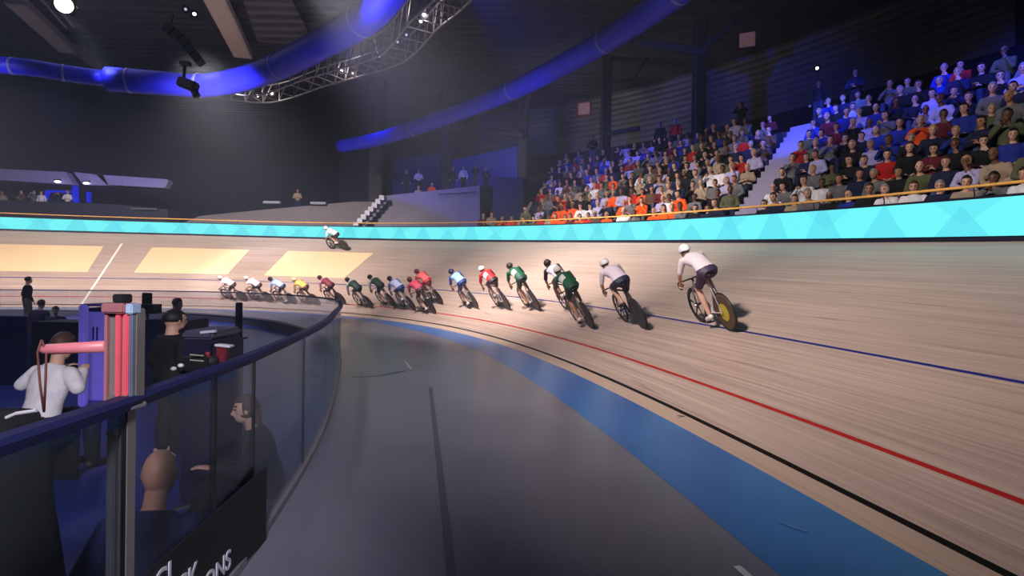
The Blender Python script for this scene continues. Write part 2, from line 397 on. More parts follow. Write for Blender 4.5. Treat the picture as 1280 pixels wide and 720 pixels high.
# ------------------------------------------------------------------ the hall: outer wall, roof, low walls behind the board
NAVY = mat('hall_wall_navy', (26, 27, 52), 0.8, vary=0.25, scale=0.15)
def off(s, d, z):
    p, h, n, b = tf(s); q = p + n * (TW * math.cos(b) + d); return V3((q.x, q.y, z))
def wallf(d, z): return lambda s: off(s, d, z)
ROOFZ = 16.0
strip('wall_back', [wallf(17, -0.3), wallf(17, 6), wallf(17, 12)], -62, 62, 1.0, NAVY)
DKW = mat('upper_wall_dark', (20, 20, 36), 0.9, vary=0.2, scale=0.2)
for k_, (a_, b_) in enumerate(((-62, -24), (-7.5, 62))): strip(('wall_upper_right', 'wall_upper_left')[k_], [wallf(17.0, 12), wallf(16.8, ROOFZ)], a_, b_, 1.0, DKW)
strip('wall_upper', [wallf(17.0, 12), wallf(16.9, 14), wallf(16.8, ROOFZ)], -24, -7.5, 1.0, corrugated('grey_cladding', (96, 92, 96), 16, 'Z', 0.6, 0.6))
strip('floor_concourse', [(lambda s: tp(s, TW, -0.75, 0.10)), wallf(17.2, 2.6)], -60, 60, 1.0, mat('concourse', (30, 30, 44), 0.8))
bm = NB(); bx(bm, (-14, 12, ROOFZ + 0.1), (96, 96, 0.2)); struct(obj('ceiling', bm, corrugated('roof_deck', (54, 52, 56), 9, 'Y', 0.7, 0.5)))
for i, (x0, x1) in enumerate(((-62, 34),)):
    bm = NB(); bx(bm, (-14, -35, 7), (96, 0.3, 18)); struct(obj('wall_rear', bm, NAVY))

STEEL = mat('dark_steel', (22, 22, 30), 0.6)
def bar(name, a, b, wd, m, label, cat, group=None, h=None):
    a, b = V3(a), V3(b); d = (b - a); L = d.length; bm = NB()
    bmesh.ops.create_cube(bm, size=1, matrix=Matrix.Diagonal((wd, h or wd, L, 1)))
    bmesh.ops.bevel(bm, geom=bm.edges[:], offset=min(wd, h or wd) * 0.12, segments=1, affect='EDGES')
    o = obj(name, bm, m); o.rotation_euler = d.to_track_quat('Z', 'Y').to_euler(); o.location = (a + b) / 2
    return tag(o, label, cat, group)
# columns in front of the cladding
for px, Y, z0, wd, lab in ((559, 41, 3.6, 0.75, 'dark steel column behind the raised platform'), (654, 38, 3.6, 0.7, 'dark steel column at the left end of the stand'),
                           (757, 34.5, 3.6, 0.62, 'tall dark steel column behind the middle of the crowd'), (873, 29.5, 3.6, 0.62, 'dark steel column nearest the right edge, carrying a diagonal brace')):
    p = at(px, 150, Y); bar('steel_column', (p.x, p.y, z0), (p.x, p.y, ROOFZ), wd, STEEL, lab, 'column', 'columns before the cladding')
p = at(472, 150, 39); bar('roof_column', (p.x, p.y, 3.8), (p.x, p.y, ROOFZ), 1.05, mat('olive_column', (58, 56, 56), 0.7), 'thick grey column left of the raised platform', 'column')
p = at(612, 260, 36); 
for a, b, wd, lab in ((at(560, 160, 40), at(655, 170, 37), 0.35, 'horizontal steel beam between the two left columns'), (at(790, 52, 31), at(885, 67, 29), 0.4, 'sloping dark beam meeting the right column'),
                      (at(878, 62, 29), at(945, 8, 27.5), 0.28, 'diagonal brace rising right from the right column'), (at(785, 110, 34.5), at(822, 52, 34.5), 0.16, 'thin diagonal brace beside the tall middle column'),
                      (at(575, 158, 40), at(612, 128, 40), 0.16, 'thin diagonal brace above the raised platform'), (at(655, 150, 37.5), at(663, 118, 37), 0.22, 'short brace at the head of the left stand column'),
                      (at(757, 168, 34), at(800, 160, 33), 0.25, 'short horizontal beam low on the middle column')):
    bar('steel_beam', a, b, wd, STEEL, lab, 'beam')
# two small window lights high on the cladding
for px, py, Y, lab in ((730, 136, 36.5, 'small red framed window light low on the cladding'), (934, 50, 30.0, 'small red framed window light at upper right on the cladding')):
    c = at(px, py, Y); t = thing('window_light', lab, 'window light', c, math.atan2(-0.4, 0.9))
    bm = NB(); 
    for x, z, sx, sz in ((0, .45, 1.0, .1), (0, -.45, 1.0, .1), (-.45, 0, .1, .9), (.45, 0, .1, .9)): bx(bm, (x, 0, z), (sx, .12, sz))
    obj('frame', bm, mat('red_frame', (86, 34, 30), 0.6), t)
    bm = NB(); bx(bm, (0.0, 0.02, 0), (.8, .05, .8)); obj('pane', bm, mat('dim_pane', (120, 90, 95), 0.4, emit=(150, 110, 115), es=0.25), t)
# roof beams
CREAM = mat('cream_beam', (214, 196, 186), 0.6); GREYB = mat('grey_beam', (132, 128, 134), 0.6)
def roofbeam(name, p0, p1, wd, m, label, z, h=0.5):
    a, b = onz(*p0, z), onz(*p1, z); return bar(name, a, b, wd, m, label, 'beam', h=h)
roofbeam('roof_beam', (258, -25), (304, 68), 1.05, CREAM, 'wide cream roof beam ending above the hanging speakers', 15.2)
roofbeam('roof_beam', (18, 0), (85, 62), 0.9, GREYB, 'grey roof beam at the upper left beside the bright floodlight', 15.0)
roofbeam('roof_beam', (96, 60), (150, 100), 0.8, mat('dim_beam', (88, 86, 92), 0.7), 'dim roof beam receding behind the left duct', 15.0)
# louvred roof panel
def poly(name, pts, th, m, label, cat):
    bm = NB(); f = bm.faces.new([bm.verts.new(p) for p in pts]); r = bmesh.ops.extrude_face_region(bm, geom=[f])
    bmesh.ops.translate(bm, verts=[v for v in r['geom'] if isinstance(v, bmesh.types.BMVert)], vec=(0, 0, th)); return tag(obj(name, bm, m), label, cat)
poly('louvre_panel', [onz(296, -20, 15.6), onz(355, -20, 15.6), onz(394, 58, 15.6), onz(322, 52, 15.6)], 0.12, corrugated('louvre', (92, 88, 90), 7, 'Y', 0.5, 1.0), 'grey louvred ventilation panel in the roof beside the cream beam', 'ventilation panel')
for q, lab in (((421, 8, 448, 34), 'small pale timber panel above the near blue-lit duct'), ((436, 44, 452, 84), 'small pale timber panel just under the near blue-lit duct')):
    x0, y0, x1, y1 = q; Y = 30; bm = NB(); A = at(x0, y0, Y); B = at(x1, y1, Y); c = (A + B) / 2; bx(bm, c, (abs(B.x - A.x), 0.15, abs(A.z - B.z)), ry=0.25)
    tag(obj('timber_panel', bm, mat('pale_timber', (176, 166, 156), 0.6), bevel=0.02), lab, 'wall panel')
p = onz(466, 32, 13.5)
tag(obj('cable_pole', tube(NB(), [at(464, 32, 27), at(473, 70, 27)], 0.04, 8), mat('pale_steel', (190, 186, 190), 0.3)), 'thin pale rod hanging above the lighting truss', 'rod')

# air ducts
DUCT = mat('duct_lit_blue', (14, 16, 176), 0.55, vary=0.05, spec=0.15)  # blue floodlighting is put into the base colour of ducts and collars
def duct(label, pts, r, collars):
    P = spline(pts, 8); t = thing('air_duct', label, 'air duct', P[len(P) // 2]); inv = Matrix.Translation(-P[len(P) // 2])
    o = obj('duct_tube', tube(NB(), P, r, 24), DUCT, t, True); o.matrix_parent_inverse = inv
    for i in collars:
        if i < len(P) - 1:
            d = (P[i + 1] - P[i]).normalized(); o = obj('collar', tube(NB(), [P[i] - d * 0.05, P[i] + d * 0.05], r * 1.04, 24), mat('collar_lit_blue', (70, 76, 170), 0.4), t, True); o.matrix_parent_inverse = inv
duct('near blue-lit fabric air duct curving across the upper left', [V3((-1.0, 10.5, 9.3))] + [onz(x, y, 9.0) for x, y in ((484, -6), (452, 26), (400, 56), (350, 82), (300, 100), (250, 107), (190, 103), (135, 99))], 0.44, (16, 32, 48, 60))
duct('blue-lit fabric air duct at the far left edge', [onz(x, y, 9.2) for x, y in ((130, 98), (85, 92), (40, 85), (-10, 80), (-80, 70))], 0.30, (9, 20))
duct('long blue-lit fabric air duct curving over the track towards the stand', [onz(x, y, 9.0) for x, y in ((426, 183), (480, 172), (560, 145), (640, 113), (720, 72), (790, 30), (850, -12), (920, -70))], 0.35, (12, 24, 36, 48))

# curved lighting truss
TR = spline([onz(x, y, 9.6) for x, y in ((272, 118), (330, 124), (392, 104), (440, 90), (492, 72), (530, 32), (560, 6), (590, -30))], 7)
tr = thing('lighting_truss', 'curved aluminium lighting truss hung with small lamps under the roof', 'truss', TR[20]); inv = Matrix.Translation(-TR[20])
ALU = mat('truss_aluminium', (120, 112, 112), 0.4, 0.5)
def side(i):
    t = (TR[min(i + 1, len(TR) - 1)] - TR[max(0, i - 1)]).normalized(); return V3((t.y, -t.x, 0)).normalized()
for k, (a, z) in enumerate(((-.45, 0), (.45, 0), (-.45, .8), (.45, .8))):
    o = obj('chord', tube(NB(), [TR[i] + side(i) * a + V3((0, 0, z)) for i in range(len(TR))], 0.035, 8), ALU, tr, True); o.matrix_parent_inverse = inv
bm = NB()
for i in range(0, len(TR) - 1, 2):
    n, n2 = side(i), side(i + 1); P, Q = TR[i], TR[i + 1]; z = V3((0, 0, .8))
    for a, b in ((P - n * .45, P + n * .45), (P - n * .45, Q - n2 * .45 + z), (P + n * .45, Q + n2 * .45 + z), (P - n * .45, P - n * .45 + z), (P + n * .45, P + n * .45 + z)): tube(bm, [a, b], 0.022, 6)
o = obj('lacing', bm, ALU, tr); o.matrix_parent_inverse = inv
def lamp_mesh():
    bm = NB(); lathe(bm, [(0.07, 0.16), (0.10, 0.12), (0.11, -0.10), (0.13, -0.16)], seg=16); bx(bm, (0, 0, 0.2), (0.26, 0.03, 0.03)); bx(bm, (0.125, 0, 0.1), (0.015, 0.03, 0.2)); bx(bm, (-0.125, 0, 0.1), (0.015, 0.03, 0.2))
    bmesh.ops.recalc_face_normals(bm, faces=bm.faces); me = bpy.data.meshes.new('lamp'); bm.to_mesh(me); bm.free(); me.materials.append(mat('lamp_black', (18, 18, 20), 0.5)); return me
LMP = lamp_mesh(); bm = NB(); lathe(bm, [(0.001, -0.15), (0.10, -0.155), (0.001, -0.165)], seg=16); LNS = bpy.data.meshes.new('lens'); bm.to_mesh(LNS); bm.free()
LNS.materials.append(mat('lamp_glow', (255, 250, 245), 0.3, emit=(255, 246, 238), es=6))
LNSD = LNS.copy(); LNSD.materials.clear(); LNSD.materials.append(mat('lamp_glow_dim', (190, 190, 200), 0.3, emit=(190, 190, 205), es=0.8))
def add_lamp(p, target, label, bright, group=None, sc=1.0):
    t = thing('stage_lamp', label, 'lamp', p, 0, group); t.rotation_euler = (V3(target) - V3(p)).to_track_quat('-Z', 'Y').to_euler(); t.scale = (sc,) * 3
    link('housing', LMP, None, t); link('lens', LNS if bright else LNSD, None, t)
for i, (px, py, br, wh) in enumerate(((322, 120, 1, 'at the left end of the curved truss'), (340, 117, 1, 'second from the left end of the curved truss'), (427, 89, 1, 'over the middle bend of the curved truss'), (441, 92, 0, 'just right of the brightest truss lamp'),
        (433, 52, 1, 'beside the timber panel under the near duct'), (474, 71, 0, 'where the truss passes the thick column'), (497, 53, 0, 'lowest of the row climbing the truss'), (508, 44, 0, 'second of the row climbing the truss'), (526, 27, 1, 'in the upper cluster of the truss'), (530, 19, 1, 'topmost in the upper cluster of the truss'), (232, 12, 0, 'above the hanging black speaker'), (243, 18, 1, 'right above the hanging black speaker'))):
    add_lamp(onz(px, py, 10.1), (onz(px, py, 10.1) * 0.55 + V3((0, 0, 1.5))), 'small stage lamp ' + wh, br, sc=1.0 if br else 0.9)
for px, py in ((332, 116), (430, 88), (530, 20)):
    l = bpy.data.lights.new('truss_glow', 'POINT'); l.energy = 30; l.shadow_soft_size = .05; l.color = (1, .95, .92); o = bpy.data.objects.new('truss_glow', l); C.objects.link(o); o.location = onz(px, py, 10.0) + V3((0.2, -0.35, -0.1))
# bright floodlight at the upper left
p = onz(80, 6, 11.0); t = thing('floodlight', 'bright white floodlight glaring at the upper left corner', 'floodlight', p); t.rotation_euler = (V3((-3, 6, 1.2)) - p).to_track_quat('-Z', 'Y').to_euler()
bm = NB(); bx(bm, (0, 0, 0.15), (0.66, 0.6, 0.3)); obj('housing', bm, mat('lamp_black', (18, 18, 20)), t, bevel=0.04)
bm = NB(); lathe(bm, [(.001, -.03), (.24, -.03), (.26, -.012), (.26, 0)], seg=24); obj('lamp_face', bm, mat('flood_glow', (255, 244, 225), 0.3, emit=(255, 240, 215), es=16), t)
for sx in (-1, 1):
    bm = NB(); bx(bm, (sx * 0.36, 0, 0.2), (0.02, 0.06, 0.6)); obj('bracket', bm, mat('lamp_black', (18, 18, 20)), t)
spot('floodlight_beam', p + (V3((-3, 6, 1.2)) - p).normalized() * 0.5, (-15, 28, 3), 24, 5000, (0.8, 0.85, 1.0), 0.25)
for k, (a, b) in enumerate((((48, -5), (84, 36)), ((60, -5), (92, 34)))):
    tag(obj('lighting_bar', tube(NB(), [onz(*a, 11.3), onz(*b, 11.3)], 0.035, 8), ALU), ('outer', 'inner')[k] + ' thin aluminium bar beside the bright floodlight', 'lighting bar')
# black speaker and camera hanging from the roof
BLK = mat('matte_black', (12, 12, 16), 0.7)
a = onz(231, 56, 7.4); t = thing('hanging_speaker', 'slanting black line array speaker hanging left of the cream beam', 'speaker', a); t.rotation_euler = (0, R(44), R(10)); t.scale = (.74,) * 3
for i in range(5):
    bm = NB(); bx(bm, (-0.62 + i * 0.31, 0, 0.05 * math.sin(i)), (0.29, 0.45, 0.34 - 0.02 * i), ry=R(4 * i - 8)); obj('speaker_cabinet', bm, BLK, t, bevel=0.02)
bm = NB(); tube(bm, [(-0.7, 0, .1), (-0.95, 0, .45)], 0.02, 6); obj('hanger', bm, BLK, t)
a = onz(235, 104, 6.4); t = thing('hanging_camera', 'black robotic camera hanging on a short arm before the near duct', 'camera', a); t.scale = (.74,) * 3
bm = NB(); tube(bm, [(-0.12, 0, 0.62), (-0.15, 0, 0.1)], 0.05, 8); bx(bm, (-0.1, 0, 0.66), (0.3, 0.2, 0.12)); obj('arm', bm, BLK, t)
bm = NB(); bx(bm, (0.0, 0, -0.05), (0.62, 0.35, 0.32), ry=R(18)); obj('camera_body', bm, BLK, t, bevel=0.04)
bm = NB(); lathe(bm, [(0.10, 0), (0.12, 0.26), (0.13, 0.28)], Matrix.Translation((0.16, 0, -0.18)) @ Matrix.Rotation(R(150), 4, 'Y')); obj('camera_lens', bm, BLK, t, True)

# low walls and the raised platform behind the board
CONC = mat('pale_concrete', (126, 120, 136), 0.7, vary=0.08, scale=0.4)
def block(name, front, depth, m, label, cat, th=None):
    """a solid whose front outline (world points) is pushed back by depth"""
    bm = NB(); f = bm.faces.new([bm.verts.new(p) for p in front]); r = bmesh.ops.extrude_face_region(bm, geom=[f])
    bmesh.ops.translate(bm, verts=[v for v in r['geom'] if isinstance(v, bmesh.types.BMVert)], vec=depth); return tag(obj(name, bm, m), label, cat)
Yp = 34.5
block('platform_wall', [at(446, 283, Yp - 1), at(478, 245, Yp), at(600, 232, Yp - 0.6), at(600, 290, Yp - 0.6), at(446, 292, Yp - 1)], (0.6, 3.2, 0), CONC, 'pale grey slab wall of the raised platform behind the board', 'platform')
tag(obj('platform_rail', tube(NB(), [at(548, 243, Yp - 0.9), at(596, 240, Yp - 1.0)], 0.03, 6), STEEL), 'dark grab rail on the face of the raised platform', 'handrail')
# stair with pale edge left of it
st = thing('platform_stair', 'pale stepped stair climbing the left edge of the raised platform', 'stair', at(446, 280, Yp - 2.2)); inv = Matrix.Translation(-at(446, 280, Yp - 2.2))
A, B = at(444, 281, Yp - 2.3), at(480, 243, Yp - 1.3)
for i in range(8):
    c = A.lerp(B, (i + 0.5) / 8); bm = NB(); bx(bm, c - V3((-.05, 0, 0.15)), (0.30, 0.8, 0.30)); o = obj('step', bm, mat('stair_pale', (186, 184, 200), 0.6), st); o.matrix_parent_inverse = inv
block('low_wall', [at(228, 279, 36), at(250, 270, 36), at(330, 262, 36.5), at(412, 255, 36.5), at(442, 252, 36), at(470, 252, 36), at(470, 288, 36)], (0, 1.5, 0), mat('low_concrete', (122, 112, 118), 0.7, vary=0.08, scale=0.4), 'dim grey low wall behind the board left of the stair', 'low wall')
block('dark_booth', [at(616, 222, 33), at(654, 221, 33), at(654, 290, 32), at(616, 290, 32)], (0.5, 2.4, 0), mat('booth_blue', (54, 52, 92), 0.7), 'dark blue square booth between the platform and the stand', 'booth')
block('dark_curtain', [at(659, 222, 34), at(702, 214, 34), at(692, 262, 31), at(659, 288, 31)], (0.3, 0.5, 0), mat('black_curtain', (16, 16, 30), 0.9), 'black curtain closing the left end of the crowded stand', 'curtain')
block('blue_screen_wall', [at(490, 200, 42), at(556, 190, 42), at(556, 240, 41), at(490, 250, 41)], (0, 0.4, 0), mat('deep_blue_panel', (30, 34, 96), 0.7), 'deep blue backdrop behind people on the raised platform', 'backdrop')
block('blue_screen_wall', [at(566, 200, 40), at(650, 182, 39), at(650, 228, 38), at(566, 240, 39)], (0, 0.4, 0), mat('blue_panel', (44, 48, 150), 0.7), 'bright blue sloping backdrop left of the stand', 'backdrop')
# dark hanging drape behind the far bend
block('dark_drape', [at(425, 180, 40), at(480, 120, 40), at(480, 252, 40), at(425, 256, 40)], (0, 0.3, 0), mat('drape_navy', (30, 30, 56), 0.9, vary=0.2), 'tall dark navy drape behind the lone rider on the banking', 'drape')

# far left gallery
gl = thing('gallery_fascia', 'long lilac white fascia beam over the far left gallery', 'fascia', at(100, 220, 37)); inv = Matrix.Translation(-at(100, 220, 37))
LILF = mat('lilac_fascia', (150, 142, 196), 0.5)
for q in (((-60, 207), (0, 211), (82, 215), (92, 231), (0, 225), (-60, 221)), ((92, 215), (129, 219), (136, 232), (104, 231)), ((120, 218), (208, 224), (211, 226), (206, 235), (134, 231))):
    bm = NB(); f = bm.faces.new([bm.verts.new(at(x, y, 37)) for x, y in q]); r = bmesh.ops.extrude_face_region(bm, geom=[f]); bmesh.ops.translate(bm, verts=[v for v in r['geom'] if isinstance(v, bmesh.types.BMVert)], vec=(0, 0.5, 0))
    o = obj('fascia_panel', bm, LILF, gl); o.matrix_parent_inverse = inv
block('parapet', [at(-60, 247, 36.5), at(0, 250, 36.5), at(140, 255, 36.5), at(210, 262, 36.5), at(210, 290, 36), at(-60, 290, 36)], (0, 1.0, 0), mat('gallery_front', (52, 52, 66), 0.7), 'dark grey parapet of the far left gallery', 'parapet')
for i, (px, py) in enumerate(((72, 227), (108, 229))):
    c = at(px, py, 36.8); t = thing('gallery_lamp', ('left', 'right')[i] + ' of two small white lamps under the gallery fascia', 'lamp', c, 0, 'gallery lamps')
    obj('glow', ell(NB(), (0, 0, 0), (0.22, 0.14, 0.09)), mat('lamp_glow2', (240, 240, 255), emit=(235, 235, 255), es=2.0), t, True); bm = NB(); bx(bm, (0, 0, 0.12), (0.4, 0.16, 0.08)); obj('bracket', bm, BLK, t)
BG = mat('blue_glow_post', (20, 30, 190), 0.5, emit=(20, 30, 230), es=0.55)
for a, b, wd, lab in ((at(94, 228, 38), at(95, 253, 38), 0.42, 'glowing blue post in the far left gallery'), (at(60, 240, 38), at(57, 250, 38), 0.3, 'short glowing blue post left of the person in white'), (at(58, 239, 38), at(92, 240, 38), 0.2, 'glowing blue bar joining the gallery posts'), (at(111, 240, 38.2), at(111, 253, 38.2), 0.3, 'faint blue post right of the bright gallery post')):
    bar('light_post', a, b, wd, BG, lab, 'light', h=0.15)
tag(obj('wall_sign', bx(NB(), at(180, 261, 36.2), (1.8, 0.05, 0.14), rz=-0.03), mat('sign_dim', (92, 92, 96), 0.5)), 'small dim strip sign on the dark gallery parapet', 'sign')
for i, (px, py, ln, lab) in enumerate(((340, 253, 1.1, 'left of two pale ledges on the dim low wall'), (398, 254, 1.0, 'right of two pale ledges on the dim low wall'))):
    tag(obj('pale_ledge', bx(NB(), at(px, py, 35.8), (ln, 0.2, 0.16), rz=0.02), mat('ledge', (140, 142, 156), 0.5)), lab, 'ledge')

# ------------------------------------------------------------------ the stand
AISLE = -25.2
ROWS = 9; DEP, RISE = 0.67, 0.51
def sdir(s):
    n = tf(s)[2]; a = R(24); return V3((n.x * math.cos(a) - n.y * math.sin(a), n.x * math.sin(a) + n.y * math.cos(a), 0))
def stp(s, D, z): 
    p = tp(s, TW); q = p + sdir(s) * D; return V3((q.x, q.y, p.z + BH + z))
Z0 = -0.74
rows = []
for k in range(ROWS + 1):
    D0 = 0.30 + k * DEP; z = Z0 + k * RISE
    rows += [(lambda s, D=D0, z=z: stp(s, D, z)), (lambda s, D=D0 + DEP, z=z: stp(s, D, z))]
rows += [(lambda s: stp(s, 0.3 + (ROWS + 1) * DEP, Z0 + ROWS * RISE)), (lambda s: stp(s, 0.3 + (ROWS + 2.5) * DEP, Z0 + ROWS * RISE)), (lambda s: stp(s, 0.3 + (ROWS + 2.5) * DEP, -5))]
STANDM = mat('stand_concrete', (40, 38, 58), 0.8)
strip('floor_stand', rows, -37, -15.6, 0.4, STANDM, smooth=False)
# the lit aisle stair
stair = thing('aisle_stair', 'lit lilac blue concrete stair climbing through the crowded stand', 'stair', stp(AISLE, 0.3, Z0)); inv = Matrix.Translation(-stp(AISLE, 0.3, Z0))
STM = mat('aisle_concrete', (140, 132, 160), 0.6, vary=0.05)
for k in range(2 * ROWS):
    D = 0.32 + k * DEP / 2; z = Z0 + (k + 1) * RISE / 2 + 0.012
    P = [stp(AISLE - 0.37, D, z), stp(AISLE + 0.37, D, z), stp(AISLE + 0.37, D + DEP / 2 + 0.02, z), stp(AISLE - 0.37, D + DEP / 2 + 0.02, z)]
    bm = NB(); f = bm.faces.new([bm.verts.new(p) for p in P]); r = bmesh.ops.extrude_face_region(bm, geom=[f]); bmesh.ops.translate(bm, verts=[v for v in r['geom'] if isinstance(v, bmesh.types.BMVert)], vec=(0, 0, -0.30))
    o = obj('step', bm, STM, stair); o.matrix_parent_inverse = inv
# stringer wall at the left end, pale edge
eb = NB(); P = [stp(-15.6, 0.2, Z0 - .2), stp(-15.6, 0.3 + 4.2 * DEP, Z0 + 4.4 * RISE)]
tube(eb, P, 0.09, 6); tag(obj('stand_edge', eb, mat('edge_pale', (150, 148, 156), 0.6)), 'pale sloping edge at the left end of the stand', 'stand edge')

# ------------------------------------------------------------------ people
def frame(fwd, up=(0, 0, 1)):
    f = V3(fwd).normalized(); l = V3(up).cross(f).normalized(); return f, l, f.cross(l)
def P_stand(arms='down', lean=0.0):
    d = dict(pel=(0, 0, .93), chest=(.02 + lean, 0, 1.33), neck=(.01 + lean * 1.3, 0, 1.47), head=(.04 + lean * 1.5, 0, 1.62), look=(1, 0, -0.05),
             kn=((.03, .10, .50), (.05, -.10, .50)), an=((-.02, .11, .08), (.0, -.12, .08)))
    if arms == 'down': d['el'] = ((-.03 + lean, .26, 1.13), (-.03 + lean, -.26, 1.13)); d['wr'] = ((.08 + lean, .25, .90), (.08 + lean, -.25, .90))
    if arms == 'fold': d['el'] = ((.08 + lean, .27, 1.12), (.08 + lean, -.27, 1.12)); d['wr'] = ((.24 + lean, .02, 1.16), (.22 + lean, -.02, 1.10))
    if arms == 'raise': d['el'] = ((.22 + lean, .24, 1.30), (.22 + lean, -.24, 1.30)); d['wr'] = ((.28 + lean, .09, 1.50), (.28 + lean, -.09, 1.50))
    return d
def P_sit(arms='lap', lean=0.05, tuck=0.0):
    d = dict(pel=(0, 0, .53), chest=(.02 + lean, 0, .93), neck=(.03 + lean * 1.4, 0, 1.06), head=(.06 + lean * 1.6, 0, 1.21), look=(1, 0, -0.12),
             kn=((.42, .11, .53), (.42, -.12, .52)), an=((.42 - tuck, .12, .09), (.42 - tuck, -.12, .09)))
    if arms == 'lap': d['el'] = ((.02 + lean, .26, .73), (.02 + lean, -.26, .73)); d['wr'] = ((.26, .09, .64), (.26, -.09, .64))
    if arms == 'fold': d['el'] = ((.08 + lean, .27, .74), (.08 + lean, -.27, .74)); d['wr'] = ((.24 + lean, .03, .79), (.22 + lean, -.03, .74))
    if arms == 'clap': d['el'] = ((.14 + lean, .25, .80), (.14 + lean, -.25, .80)); d['wr'] = ((.32 + lean, .05, .95), (.32 + lean, -.05, .97))
    if arms == 'chin': d['el'] = ((.24 + lean, .22, .72), (.10 + lean, -.26, .74)); d['wr'] = ((.20 + lean, .07, .98), (.28, -.06, .68))
    return d
def torso_rings(P, g=0.0, sc=1.0, low=-.10):
    pel, ch, nk = V3(P['pel']), V3(P['chest']), V3(P['neck']); ax = (ch - pel).normalized()
    w = lambda a: a * sc + g
    mid = pel.lerp(ch, .5) + V3(P.get('bow', (0, 0, 0)))
    return [(pel + ax * low, w(.125), w(.085)), (pel, w(.165), w(.118)), (pel.lerp(mid, .6), w(.148), w(.108)), (mid, w(.142), w(.102)), (mid.lerp(ch, .6), w(.165), w(.115)), (ch, w(.178), w(.112)), (ch.lerp(nk, .55), w(.145), w(.085)), (ch.lerp(nk, .9), w(.075), w(.065))]
def sides(P):
    l = V3(P.get('lat', (0, 1, 0))).normalized(); ch, nk, pel = V3(P['chest']), V3(P['neck']), V3(P['pel'])
    sh = [ch.lerp(nk, .35) + l * (.175 * s) for s in (1, -1)]; hp = [pel + l * (.085 * s) for s in (1, -1)]
    return l, sh, hp
def hand(bm, el, wr, lat_s, curl=0.5, fist=False, thumb_in=None):
    d = (wr - el).normalized(); ref = V3((0, 0, -1)) if abs(d.z) < .85 else V3((1, 0, 0))
    n = (ref - d * ref.dot(d)).normalized()                   # palm side
    sdv = d.cross(n).normalized()
    pc = wr + d * .045
    bmesh.ops.create_uvsphere(bm, u_segments=12, v_segments=8, radius=1, matrix=Matrix.Translation(pc) @ Matrix(((d.x, sdv.x, n.x, 0), (d.y, sdv.y, n.y, 0), (d.z, sdv.z, n.z, 0), (0, 0, 0, 1))) @ Matrix.Diagonal((.055, .042, .018, 1)))
    for k, L in enumerate((.068, .078, .073, .058)):
        o = (k - 1.5) * .0205; b = wr + d * .082 + sdv * o; c = curl + (.9 if fist else 0)
        a1, a2 = c * .7, c * 1.6
        m1 = b + (d * math.cos(a1) + n * math.sin(a1)) * L * .5; m2 = m1 + (d * math.cos(a2) + n * math.sin(a2)) * L * .5
        caps(bm, b - d * .01, m1, .0095, .0088, 8); caps(bm, m1, m2, .0088, .0075, 8)
    th = sdv * (thumb_in if thumb_in is not None else -lat_s); b = wr + d * .025 + th * .03; m1 = b + (th * .6 + d * .7 + n * .3).normalized() * .035; m2 = m1 + (d * .9 + n * .5).normalized() * .03
    caps(bm, b, m1, .012, .0105, 8); caps(bm, m1, m2, .0105, .009, 8)
def body_mesh(P, voxel=.014, sc=1.0, curl=.5, fist=False, dec=1.0):
    bm = NB(); l, sh, hp = sides(P)
    loft(bm, torso_rings(P, -.006, sc), l)
    hd, nk = V3(P['head']), V3(P['neck']); f, ll, u = frame(P['look'], P.get('hup', (0, 0, 1)))
    caps(bm, nk - (hd - nk) * .2, hd - u * .03 - f * .02, .056, .052)
    ell(bm, hd + u * .015 - f * .008, (.097, .077, .112), (f, ll, u), 20); ell(bm, hd - u * .055 + f * .028, (.066, .056, .062), (f, ll, u), 16)
    caps(bm, hd + f * .088 + u * .012, hd + f * .108 - u * .024, .010, .0155, 8); ell(bm, hd + f * .085 - u * .056, (.014, .026, .013), (f, ll, u), 10)
    caps(bm, hd + f * .082 + u * .036 - ll * .032, hd + f * .082 + u * .036 + ll * .032, .012, .012, 8)
    for s in (1, -1): ell(bm, hd + ll * (.078 * s) - f * .006, (.020, .010, .032), (f, ll, u), 10)
    for i, s in enumerate((1, -1)):
        el, wr = V3(P['el'][i]), V3(P['wr'][i])
        caps(bm, sh[i], el, .052 * sc, .040 * sc); caps(bm, el, el.lerp(wr, .35), .040 * sc, .041 * sc); caps(bm, el.lerp(wr, .35), wr, .041 * sc, .026 * sc)
        hand(bm, el, wr, s, curl, fist)
        kn, an = V3(P['kn'][i]), V3(P['an'][i]); ft = V3(P['toe'][i]) if 'toe' in P else an + V3((.15, 0, -.045))
        caps(bm, hp[i], kn, .086 * sc, .056 * sc); back = V3(P.get('calf', (-.018, 0, 0)))
        caps(bm, kn, kn.lerp(an, .35) + back, .054 * sc, .056 * sc); caps(bm, kn.lerp(an, .35) + back, an, .056 * sc, .034 * sc)
        caps(bm, an - (ft - an).normalized() * .04 + V3((0, 0, -.03)), ft, .036, .030)
    me = remesh(bm, voxel, 4, dec)
    for mm in (mat('skin_light', (205, 158, 136), .5, vary=.05), mat('eye_dark', (40, 28, 26), .4), mat('lip', (160, 92, 84), .5)): me.materials.append(mm)
    for p in me.polygons:
        q = p.center - hd; x, y, z = q.dot(f), q.dot(ll), q.dot(u)
        if x > .06:
            if .008 < z < .026 and .016 < abs(y) < .046: p.material_index = 1
            elif .042 < z < .052 and .014 < abs(y) < .052: p.material_index = 1
            elif -.062 < z < -.048 and abs(y) < .026: p.material_index = 2
    return me
